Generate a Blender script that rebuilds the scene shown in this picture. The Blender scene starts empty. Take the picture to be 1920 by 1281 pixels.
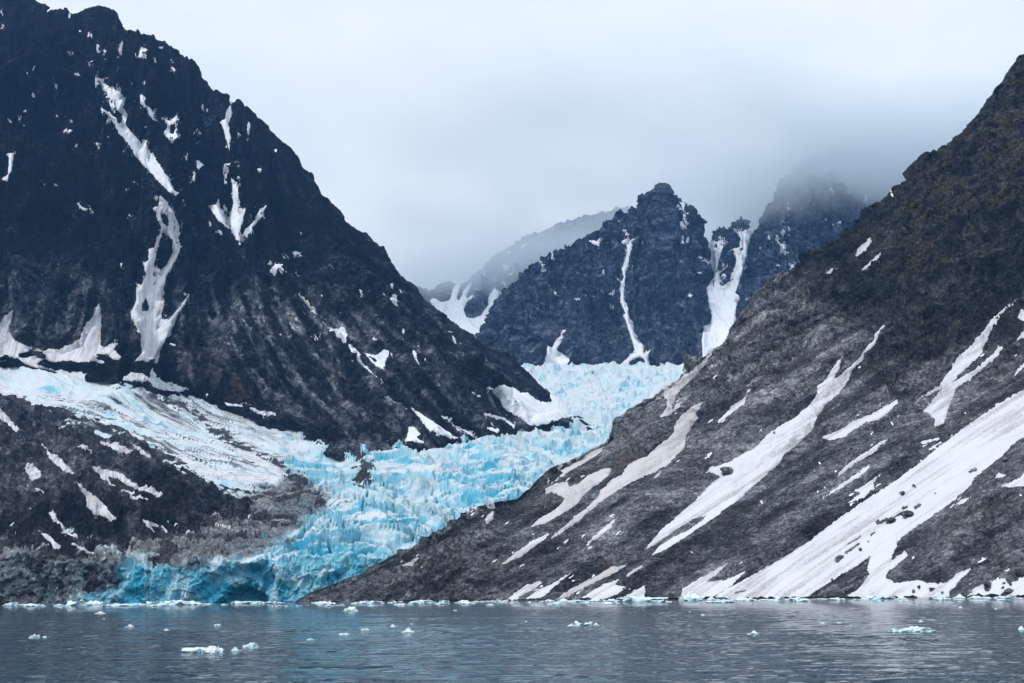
import bpy, math, random
import numpy as np
from mathutils import Matrix, Vector

# ------------------------------------------------------------------ camera, world, sun, exposure
sc = bpy.context.scene
F = 2637.0                       # focal length in photo pixels (1920 wide)
CX, CY = 960.0, 640.5
CAM = np.array([0.0, 0.0, 3.0])
HOR0, HOR1 = 1127.0, 1108.0      # horizon row at the left and right edge of the frame
_roll = math.atan2(HOR0 - HOR1, 1920.0)
_dy = ((HOR0 + HOR1) / 2 - CY) * math.cos(_roll)
_pitch = math.atan2(_dy, F)
_f = np.array([0, math.cos(_pitch), math.sin(_pitch)])
_r0 = np.array([1.0, 0, 0]); _u0 = np.cross(_r0, _f)
# image right vector dips a little, so the horizon climbs to the right of the frame
Rv = math.cos(_roll) * _r0 - math.sin(_roll) * _u0
Uv = math.sin(_roll) * _r0 + math.cos(_roll) * _u0
Fv = _f
cam = bpy.data.cameras.new("camera"); camo = bpy.data.objects.new("camera", cam)
sc.collection.objects.link(camo); sc.camera = camo
cam.sensor_width = 36; cam.lens = 36 * F / 1920; cam.clip_start = 0.5; cam.clip_end = 40000
M = Matrix(((Rv[0], Uv[0], -Fv[0], CAM[0]), (Rv[1], Uv[1], -Fv[1], CAM[1]), (Rv[2], Uv[2], -Fv[2], CAM[2]), (0, 0, 0, 1)))
camo.matrix_world = M

SUN_EL, SUN_AZ = math.radians(48), math.radians(240)     # azimuth from +Y clockwise: behind and left of the camera
w = bpy.data.worlds.new("World"); sc.world = w; w.use_nodes = True
nt = w.node_tree; nt.nodes.clear()
N = nt.nodes.new; L = nt.links.new
wo = N("ShaderNodeOutputWorld"); bg = N("ShaderNodeBackground"); L(bg.outputs[0], wo.inputs[0])
sky = N("ShaderNodeTexSky"); sky.sky_type = 'NISHITA'; sky.sun_disc = False
sky.sun_elevation = SUN_EL; sky.sun_rotation = SUN_AZ; sky.air_density = 1.2
tc = N("ShaderNodeTexCoord"); mp = N("ShaderNodeMapping"); mp.inputs['Scale'].default_value = (1, 1, 3.2)
L(tc.outputs['Generated'], mp.inputs[0])
nz = N("ShaderNodeTexNoise"); nz.inputs['Scale'].default_value = 2.3; nz.inputs['Detail'].default_value = 5
nz.inputs['Roughness'].default_value = 0.5; nz.inputs['Distortion'].default_value = 0.6
L(mp.outputs[0], nz.inputs['Vector'])
cr = N("ShaderNodeValToRGB"); cr.color_ramp.interpolation = 'EASE'
cr.color_ramp.elements[0].position = 0.33; cr.color_ramp.elements[0].color = (7.3, 8.2, 9.3, 1)
cr.color_ramp.elements[1].position = 0.60; cr.color_ramp.elements[1].color = (8.7, 9.2, 9.7, 1)
L(nz.outputs['Fac'], cr.inputs[0])
mx = N("ShaderNodeMix"); mx.data_type = 'RGBA'; mx.inputs[0].default_value = 0.93
L(sky.outputs[0], mx.inputs[6]); L(cr.outputs[0], mx.inputs[7]); L(mx.outputs[2], bg.inputs[0])
bg.inputs[1].default_value = 0.10

sd = bpy.data.lights.new("sun", 'SUN'); sd.energy = 1.5; sd.angle = math.radians(10); sd.color = (1, 0.98, 0.95)
so = bpy.data.objects.new("sun", sd); sc.collection.objects.link(so)
so.rotation_euler = (math.pi / 2 - SUN_EL, 0, math.pi - SUN_AZ)
so.location = (-200, -300, 500)
sc.view_settings.view_transform = 'Standard'; sc.view_settings.look = 'None'
sc.view_settings.exposure = 0.22; sc.view_settings.gamma = 1.0
sc.render.engine = 'CYCLES'
cy = sc.cycles
cy.use_denoising = True; cy.max_bounces = 9; cy.diffuse_bounces = 3; cy.glossy_bounces = 3; cy.volume_bounces = 5
cy.transmission_bounces = 2; cy.volume_step_rate = 1.0; cy.volume_max_steps = 64

# ------------------------------------------------------------------ projection helpers
def unproj(px, py, Y):
    px = np.asarray(px, float); py = np.asarray(py, float); Y = np.asarray(Y, float)
    a = (px - CX) / F; b = -(py - CY) / F
    d = Fv + a[..., None] * Rv + b[..., None] * Uv
    return CAM + d * (Y / d[..., 1])[..., None]
def proj(P):
    v = P - CAM
    d = v @ Fv
    return CX + F * (v @ Rv) / d, CY - F * (v @ Uv) / d
def on_water(px, py, z=0.0):
    d = Fv + (px - CX) / F * Rv - (py - CY) / F * Uv
    return CAM + d * ((z - CAM[2]) / d[2])
def py_at(px, Y, z):             # photo row of the point of column px, depth Y, height z
    px = np.asarray(px, float); lo = np.full(px.shape, -600.0); hi = np.full(px.shape, 1300.0)
    for _ in range(40):
        m = (lo + hi) / 2; q = unproj(px, m, Y)[..., 2]
        hi = np.where(q < z, m, hi); lo = np.where(q < z, lo, m)
    return (lo + hi) / 2

# ------------------------------------------------------------------ noise
def _h(ix, iy, iz, seed):
    h = (ix * np.uint32(374761393) + iy * np.uint32(668265263) + iz * np.uint32(2147483647) + np.uint32(seed * 1013904223 & 0xffffffff))
    h = (h ^ (h >> np.uint32(13))) * np.uint32(1274126177)
    h = (h ^ (h >> np.uint32(16))) * np.uint32(2246822519)
    return h ^ (h >> np.uint32(15))
def perlin(x, y, z, seed=0):
    x = x.astype(np.float32); y = y.astype(np.float32); z = z.astype(np.float32)
    fx, fy, fz = np.floor(x), np.floor(y), np.floor(z)
    X = fx.astype(np.int32).view(np.uint32); Y = fy.astype(np.int32).view(np.uint32); Z = fz.astype(np.int32).view(np.uint32)
    x = x - fx; y = y - fy; z = z - fz
    u = x * x * x * (x * (x * 6 - 15) + 10); v = y * y * y * (y * (y * 6 - 15) + 10); t = z * z * z * (z * (z * 6 - 15) + 10)
    out = 0
    o = np.uint32(1)
    for dx in (0, 1):
        for dy in (0, 1):
            for dz in (0, 1):
                h = _h(X + np.uint32(dx), Y + np.uint32(dy), Z + np.uint32(dz), seed)
                g1 = (h & np.uint32(1023)).astype(np.float32) / 511.5 - 1
                g2 = ((h >> np.uint32(10)) & np.uint32(1023)).astype(np.float32) / 511.5 - 1
                g3 = ((h >> np.uint32(20)) & np.uint32(1023)).astype(np.float32) / 511.5 - 1
                d = g1 * (x - dx) + g2 * (y - dy) + g3 * (z - dz)
                out = out + d * (u if dx else 1 - u) * (v if dy else 1 - v) * (t if dz else 1 - t)
    return out * 1.5
def fbm(x, y, z, octv, seed=0, gain=0.5, lac=2.07):
    a, s, f = 1.0, 0, 1.0
    for i in range(octv):
        s = s + a * perlin(x * f + 13.7 * i, y * f - 7.1 * i, z * f + 3.3 * i, seed + i); a *= gain; f *= lac
    return s
def ridged(x, y, z, octv, seed=0, gain=0.5, lac=2.1):
    a, s, f, wgt = 1.0, 0, 1.0, 1.0
    for i in range(octv):
        n = 1 - np.abs(perlin(x * f + 5.7 * i, y * f - 9.1 * i, z * f + 1.3 * i, seed + i)) * 2
        n = np.clip(n, 0, 1) ** 2
        s = s + a * n * wgt; wgt = np.clip(n * 1.6, 0.15, 1); a *= gain; f *= lac
    return s
def voronoi(x, y, seed=0):
    """F1, F2 and the cell's random value on a plane"""
    fx, fy = np.floor(x), np.floor(y)
    F1 = np.full(x.shape, 9.0, np.float32); F2 = F1.copy(); cid = np.zeros(x.shape, np.float32)
    for dx in (-1, 0, 1):
        for dy in (-1, 0, 1):
            X = (fx + dx).astype(np.int32).view(np.uint32); Y = (fy + dy).astype(np.int32).view(np.uint32)
            h = _h(X, Y, np.zeros_like(X), seed)
            jx = (h & np.uint32(1023)).astype(np.float32) / 1023; jy = ((h >> np.uint32(10)) & np.uint32(1023)).astype(np.float32) / 1023
            c = ((h >> np.uint32(20)) & np.uint32(1023)).astype(np.float32) / 1023
            d = np.hypot(fx + dx + jx - x, fy + dy + jy - y).astype(np.float32)
            near = d < F1
            F2 = np.where(near, F1, np.minimum(F2, d)); cid = np.where(near, c, cid); F1 = np.where(near, d, F1)
    return F1, F2, cid
def sstep(a, b, x):
    t = np.clip((x - a) / (b - a), 0, 1); return t * t * (3 - 2 * t)

# ------------------------------------------------------------------ outlines in photo coordinates (traced in enlarged views)
FR = {'O': (0, 0, 1), 'A': (0, 0, 3), 'B': (0, 400, 3), 'C': (0, 800, 2.6625), 'D': (560, 400, 3), 'E': (560, 800, 2.6625),
      'F': (1100, 300, 3), 'G': (1280, 60, 3), 'H': (1280, 480, 3), 'I': (1280, 854, 3), 'J': (900, 640, 3)}
def conv(fr, pts):
    ox, oy, s = FR[fr]
    return [(ox + p[0] / s, oy + p[1] / s) + ((p[2] / s,) if len(p) > 2 else ()) for p in pts]
def sd_poly(X, Y, pts):
    d = np.full(X.shape, 1e9); ins = np.zeros(X.shape, bool); n = len(pts)
    for i in range(n):
        x1, y1 = pts[i][:2]; x2, y2 = pts[(i + 1) % n][:2]
        ex, ey = x2 - x1, y2 - y1; wx, wy = X - x1, Y - y1
        t = np.clip((wx * ex + wy * ey) / (ex * ex + ey * ey + 1e-9), 0, 1)
        d = np.minimum(d, (wx - ex * t) ** 2 + (wy - ey * t) ** 2)
        c = (y1 > Y) != (y2 > Y)
        if y2 != y1: ins ^= c & (X < (x2 - x1) * (Y - y1) / (y2 - y1) + x1)
    d = np.sqrt(d); return np.where(ins, d, -d)
def sd_line(X, Y, pts):
    d = np.full(X.shape, -1e9)
    if len(pts) == 1: pts = pts * 2
    for a, b in zip(pts[:-1], pts[1:]):
        ex, ey = b[0] - a[0], b[1] - a[1]; wx, wy = X - a[0], Y - a[1]
        t = np.clip((wx * ex + wy * ey) / (ex * ex + ey * ey + 1e-9), 0, 1)
        d = np.maximum(d, a[2] + (b[2] - a[2]) * t - np.hypot(wx - ex * t, wy - ey * t))
    return d
def sdf(X, Y, prims):
    """prims: list of (kind, frame, points); kind P polygon, L line with half widths, h/l the same cut out"""
    s = np.full(X.shape, -1e9)
    for k, fr, pts in prims:
        q = conv(fr, pts)
        v = sd_poly(X, Y, q) if k in 'Ph' else sd_line(X, Y, q)
        s = np.maximum(s, v) if k in 'PL' else np.minimum(s, -v)
    return s
def bbox(prims, m):
    q = [p for k, fr, pts in prims if k in 'PL' for p in conv(fr, pts)]
    xs = [p[0] for p in q]; ys = [p[1] for p in q]
    return min(xs) - m, max(xs) + m, min(ys) - m, max(ys) + m

# ------------------------------------------------------------------ object helpers
def put(o, **kw):
    for k, v in kw.items():
        if v is not None: o[k] = v
    return o
def mesh_obj(name, V, Fc, mat, attrs=None, origin=None, smooth=True):
    if origin is None: origin = np.zeros(3)
    me = bpy.data.meshes.new(name)
    V = (V - origin).astype(np.float32); Fc = Fc.astype(np.int32)
    k = Fc.shape[1]
    me.vertices.add(len(V)); me.vertices.foreach_set('co', V.ravel())
    me.loops.add(Fc.size); me.loops.foreach_set('vertex_index', Fc.ravel())
    me.polygons.add(len(Fc)); me.polygons.foreach_set('loop_start', np.arange(0, Fc.size, k, dtype=np.int32))
    me.polygons.foreach_set('loop_total', np.full(len(Fc), k, np.int32))
    me.polygons.foreach_set('use_smooth', np.full(len(Fc), smooth, bool))
    for an, av in (attrs or {}).items():
        a = me.attributes.new(an, 'FLOAT', 'POINT'); a.data.foreach_set('value', av.astype(np.float32).ravel())
    me.update(calc_edges=True)
    me.materials.append(mat)
    o = bpy.data.objects.new(name, me); o.location = origin; sc.collection.objects.link(o)
    return o
def grid_faces(nr, nc):
    i = np.arange(nr * nc).reshape(nr, nc)
    return np.stack([i[:-1, :-1], i[:-1, 1:], i[1:, 1:], i[1:, :-1]], -1).reshape(-1, 4)
def grid_normals(P):
    du = np.gradient(P, axis=1); dv = np.gradient(P, axis=0)
    n = np.cross(du, dv); n /= np.linalg.norm(n, axis=-1, keepdims=True) + 1e-12
    return n

STEP = 1.15   # photo pixels between grid columns
class Sheet: pass
def build_grid(px, lines, rows, back=None, back_rows=30):
    """lines: list of (py, Y) arrays over the columns px, bottom to top; rows: number of rows between them"""
    out = []
    for i, n in enumerate(rows):
        (pa, Ya), (pb, Yb) = lines[i], lines[i + 1]
        A = unproj(px, pa, Ya); B = unproj(px, pb, Yb)
        t = np.linspace(0, 1, n, endpoint=(i == len(rows) - 1))[:, None, None]
        out.append(A * (1 - t) + B * t)
    nf = sum(rows)
    if back is not None:
        top = out[-1][-1]
        t = (np.linspace(0, 1, back_rows + 1)[1:] ** 1.5)[:, None, None]
        P = top + np.array(back) * t
        P[..., 2] = np.maximum(P[..., 2], -4)
        out.append(P)
    P = np.concatenate(out, 0)
    return P, nf
def table(px, pts):
    p = np.array(pts, float); return np.interp(px, p[:, 0], p[:, 1])
def smooth_rows(P, n):
    for _ in range(n):
        P[1:-1] = (P[:-2] + 2 * P[1:-1] + P[2:]) / 4
    return P

def finish(s, name, mat, label, attrs, struct=True):
    s.mesh = mesh_obj(name, s.P.reshape(-1, 3), grid_faces(*s.P.shape[:2]), mat, {k: v for k, v in attrs.items()})
    put(s.mesh, label=label, kind='structure')
    return s

def islands(kf):
    """label the connected pieces of a 2D mask of grid faces (joined by a shared corner or edge)"""
    nr, nc = kf.shape; parent = []; runs = []; prev = []
    def find(a):
        while parent[a] != a: parent[a] = parent[parent[a]]; a = parent[a]
        return a
    for r in range(nr):
        c = np.flatnonzero(np.diff(np.concatenate([[0], kf[r].astype(np.int8), [0]]))); cur = []
        for a, b in zip(c[::2], c[1::2]):
            i = len(parent); parent.append(i); runs.append((r, a, b)); cur.append((a, b, i))
            for pa, pb, pi in prev:
                if pa <= b and pb >= a: parent[find(pi)] = find(i)
        prev = cur
    lab = np.zeros(kf.shape, np.int32) - 1
    for i, (r, a, b) in enumerate(runs): lab[r, a:b] = find(i)
    return lab

def overlay(s, name, prims, mat, label, cat=None, group=None, kind=None, edge=1.6, lift=2.2, soft=1.3, rough=0.9, seed=0):
    """a layer lying on the sheet s inside the traced outline: follows its broad form, covers its small bumps"""
    x0, x1, y0, y1 = bbox(prims, 14)
    m = (s.qx[:s.nf] > x0) & (s.qx[:s.nf] < x1) & (s.qy[:s.nf] > y0) & (s.qy[:s.nf] < y1)
    if not m.any(): print('EMPTY overlay', label); return None
    r = np.where(m.any(1))[0]; c = np.where(m.any(0))[0]
    sl = (slice(r[0], r[-1] + 1), slice(c[0], c[-1] + 1))
    X, Y = s.qx[sl], s.qy[sl]; PL = s.PL[sl]; Nn = s.N[sl]; fa = s.fa[sl]
    pm = PL[..., 1] / F
    d = sdf(X, Y, prims)
    near = np.abs(d) < 14
    e = np.zeros(d.shape)
    q = PL[near]; k = pm[near]
    aq = s.across.reshape(s.P.shape[:2])[sl][near]
    e[near] = edge * 1.5 * fbm(aq / k / 2.4, q[:, 2] / k / 16, q[:, 1] / k / 30, 3, 61 + seed) + edge * (fbm(q[:, 0] / k / 9, q[:, 1] / k / 9, q[:, 2] / k / 9, 3, 71 + seed) * 1.5) + edge * 0.8 * fbm(q[:, 0] / k / 2.7, q[:, 1] / k / 2.7, q[:, 2] / k / 2.7, 2, 91 + seed)
    inner = np.minimum(1, 0.35 + np.abs(d) / 5)
    d2 = d + e * np.minimum(inner, 1.0)
    up = np.clip(d2 / soft, -1.6, 1.0)
    h = fa * lift * 0.26 * up + s.fine[sl] * 0.9 * s.fade[sl] + np.clip(d2, 0, 14) * pm * 0.03
    P = PL + Nn * h[..., None]
    keep = d2 > -3.0
    nr, nc = d.shape
    kf = keep[:-1, :-1] | keep[:-1, 1:] | keep[1:, 1:] | keep[1:, :-1]
    lab = islands(kf); ids, cnt = np.unique(lab[kf], return_counts=True)
    if len(ids) == 0: print('tiny overlay', label); return None
    first = True
    for k_ in ids[np.argsort(-cnt)]:
        part = lab == k_
        pk = part & ((d2[:-1, :-1] > -0.2) | (d2[1:, 1:] > -0.2))
        if pk.sum() < (2 if first else 5): continue
        overlay_piece(s, name, P, part, sl, mat, label if first else 'detached scrap among the ' + (group or ''), cat, group, kind, seed)
        first = False

def overlay_piece(s, name, P, part, sl, mat, label, cat, group, kind, seed):
    nr, nc = P.shape[:2]
    fc = grid_faces(nr, nc)[part.ravel()]
    used, inv = np.unique(fc, return_inverse=True)
    V = P.reshape(-1, 3)[used]; fc = inv.reshape(-1, 4)
    # streaks of grit that run down the slope
    al = s.across.reshape(s.P.shape[:2])[sl].reshape(-1)[used]; zz = V[:, 2]
    st = fbm(al / 4.0, zz / 110, zz * 0 + seed, 6, 5, gain=0.72)
    big = fbm(V[:, 0] / 60, V[:, 1] / 60, V[:, 2] / 60, 2, 33)
    grit = sstep(-0.1, 0.8, st * 1.1 + big * 0.7 + 0.1)
    cen = V.mean(0); zc = V[:, 2].min(); cen = np.array([cen[0], cen[1], zc])
    o = mesh_obj(name, V, fc, mat, {'grit': grit, 'across': al}, origin=cen)
    put(o, label=label, category=cat, group=group, kind=kind)
    return o

# ------------------------------------------------------------------ traced snow outlines
P = lambda fr, *a: ('P', fr, list(a))
Ln = lambda fr, *a: ('L', fr, list(a))
Hp = lambda fr, *a: ('h', fr, list(a))
Hl = lambda fr, *a: ('l', fr, list(a))
SN_LEFT = [
    ('long wide snow gully high on the dark left mountain, largest there', [P('A', (550,450),(570,437),(600,478),(640,498),(655,485),(690,498),(685,545),(717,562),(690,600),(720,650),(712,710),(760,765),(790,800),(820,790),(830,840),(860,870),(900,930),(930,980),(960,1005),(965,1060),(996,1085),(990,1105),(950,1080),(900,1030),(850,975),(790,915),(750,860),(715,800),(670,750),(640,705),(680,690),(690,650),(660,620),(640,580),(590,515)), Ln('A', (572,618,8),(610,640,9),(640,675,12),(665,715,12)), Ln('A', (615,565,7),(638,625,7)), Hl('A',(785,770,10),(800,800,9))]),
    ('hourglass snow gully with rock islands reaching the foot of the left mountain', [P('B', (895,-105),(935,-70),(975,-10),(1010,90),(1020,205),(985,270),(940,350),(910,430),(925,500),(905,560),(915,605),(945,595),(1005,535),(1070,445),(1040,515),(985,590),(960,690),(935,700),(900,770),(885,840),(835,828),(765,835),(795,790),(790,700),(760,640),(735,560),(765,490),(770,395),(800,400),(820,350),(805,280),(835,265),(835,205),(870,190),(900,80),(870,-25),(895,-40)), Hl('B', (915,10,12),(930,40,20),(940,65,8)), Hp('B',(912,105),(970,150),(970,220),(940,290),(900,330),(870,290),(885,190)), Hp('B',(820,480),(840,520),(832,550),(795,550),(800,510)), Hl('B',(925,575,10),(928,590,12))]),
    ('twin peaked snow fans joined by a white apron where left mountain meets the ice', [P('B', (-200,600),(0,622),(20,580),(75,540),(65,600),(50,660),(80,710),(160,755),(240,770),(330,765),(400,740),(450,710),(460,670),(490,625),(560,500),(570,600),(565,740),(600,755),(650,730),(668,720),(640,770),(690,810),(620,830),(540,832),(430,838),(400,830),(300,838),(250,820),(200,850),(330,885),(420,905),(200,870),(100,835),(0,812),(-200,800)), Hl('B',(120,800,12),(180,790,20),(245,805,14)), Hl('B',(555,805,14),(600,815,20))]),
    ('small snow cone between dark rubble below the hourglass gully', [P('B', (850,865),(880,920),(940,955),(1000,960),(1070,990),(1000,1000),(920,995),(860,980),(840,950),(760,945),(690,940),(735,895),(800,900),(840,930))]),
    ('thin sickle of snow right of the wide high gully', [P('A', (785,545),(805,535),(815,590),(860,620),(875,640),(855,650),(875,680),(850,665),(825,615),(795,585))]),
    ('forked hook shaped snow patch on the upper left mountain', [P('A', (930,675),(960,680),(995,645),(1003,670),(960,710),(955,745),(975,760),(990,715),(1000,730),(1000,775),(970,808),(945,780),(918,750),(940,720))]),
    ('narrow upright snow strip below the notch in the left ridge', [P('A', (1298,585),(1303,640),(1285,700),(1298,770),(1290,850),(1275,800),(1260,730),(1240,690),(1265,670),(1270,630))]),
    ('short snow wedge above the three pronged snow gully', [P('A', (1260,930),(1300,910),(1280,970),(1270,1020),(1262,960))]),
    ('three pronged snow gully like a trident on the left mountain', [P('A', (1305,1000),(1335,1020),(1342,1180),(1385,1170),(1350,1300),(1345,1330),(1380,1310),(1430,1240),(1460,1180),(1500,1155),(1465,1220),(1400,1320),(1370,1370),(1330,1350),(1310,1310),(1270,1275),(1220,1230),(1180,1170),(1210,1150),(1220,1110),(1240,1150),(1265,1210),(1300,1215),(1310,1150))]),
    ('slim upright snow sliver close to the left skyline', [P('A', (1395,685),(1408,700),(1400,770),(1388,730))]),
    ('snow strip at the left edge of the picture', [P('A', (90,835),(75,880),(65,960),(40,1020),(10,1005),(45,985),(50,900),(45,870),(70,860))]),
    ('ragged snow scrap midway up between the two main left gullies', [P('A', (1110,900),(1145,925),(1115,960),(1105,930)), Ln('A',(1092,965,6),(1088,1015,8))]),
    ('snow cornice along the top of the rounded left summit', [P('A', (430,62),(480,38),(530,18),(600,26),(560,30),(500,44),(450,66))]),
    ('snow patch in the notch beside the highest left summit', [P('A', (262,70),(285,40),(305,42),(322,18),(345,30),(360,54),(320,52),(290,56))]),
    ('thin snow streak in the cleft under the rounded summit', [P('A', (665,325),(670,270),(690,215),(692,240),(682,310))]),
    ('star shaped snow scrap high under the left skyline', [P('A', (775,320),(790,280),(800,265),(808,275),(820,268),(830,285),(800,327))]),
    ('snow saddle on the skyline right of the rounded summit', [P('A', (728,150),(775,158),(762,182),(742,172))]),
    ('curved snow ledge on the brownish left buttress', [Ln('A', (440,1145,3),(455,1165,5),(480,1178,7),(508,1176,6))]),
    ('small horned snow patch on the dark shoulder', [P('B', (1520,325),(1550,285),(1590,285),(1565,310),(1545,355))]),
    ('snow strip where the shoulder gully begins', [P('B', (1665,455),(1690,445),(1720,490),(1780,540),(1785,575),(1735,535),(1700,490))]),
    ('bent snow gully running down the middle of the left mountain', [P('D', (130,605),(180,650),(225,650),(240,635),(260,650),(275,690),(265,730),(320,760),(350,790),(345,820),(400,880),(450,925),(480,950),(440,925),(360,865),(315,800),(275,750),(230,708),(180,672))]),
    ('speckled snow hollow beside the bent gully', [P('D', (370,785),(440,800),(480,765),(510,775),(490,830),(480,890),(450,870),(410,840)), Hl('D',(400,810,5),(430,830,7))]),
    ('hook of snow close under the long right hand ridge', [P('D', (510,395),(530,395),(535,450),(550,480),(555,525),(530,500),(512,480),(525,455),(512,420))]),
    ('short slanting snow strip low on the left mountain', [P('D', (640,770),(655,770),(680,855),(650,820))]),
    ('small snow strip near the lower end of the left ridge', [P('D', (865,690),(885,715),(890,745),(870,720))]),
    ('broad bright snow fan where the left ridge meets the icefall', [P('D', (1060,970),(1100,990),(1160,970),(1210,985),(1240,1010),(1290,1008),(1330,1042),(1370,1072),(1420,1062),(1412,1010),(1350,960),(1290,890),(1340,890),(1440,950),(1540,1050),(1560,1085),(1520,1110),(1550,1140),(1470,1160),(1400,1190),(1300,1195),(1220,1135),(1170,1110),(1130,1050)), Hl('D',(1300,1000,6),(1350,1050,7)), Hl('D',(1380,1030,8),(1415,1055,9))]),
    ('slanting snow streak among rubble at the foot of the left mountain', [P('D', (625,1085),(720,1150),(760,1175),(900,1265),(850,1265),(740,1220),(700,1180))]),
    ('blunt dusty snow bank at the foot of the left mountain', [P('D', (605,1265),(620,1200),(650,1200),(680,1240),(668,1265),(690,1280),(600,1280))]),
    ('string of thin snow streaks left of the broad fan', [Ln('D', (1050,1130,7),(1150,1160,11),(1210,1200,8)), Ln('D',(865,1195,6),(940,1230,9),(1000,1255,6)), Ln('D', (1065,1205,6),(1120,1225,8)), Ln('D',(980,1005,4),(1010,1025,5)), Ln('D',(805,1140,4),(845,1170,8))]),
    ('thin snow ledge beside the tributary ice', [Ln('B',(1280,1075,7),(1370,1085,6)), Ln('B',(1410,1100,8),(1540,1130,10))]),
    ('snow wedge in the brown cliff foot', [P('B', (1630,650),(1640,630),(1665,625),(1645,655))]),
]
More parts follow.
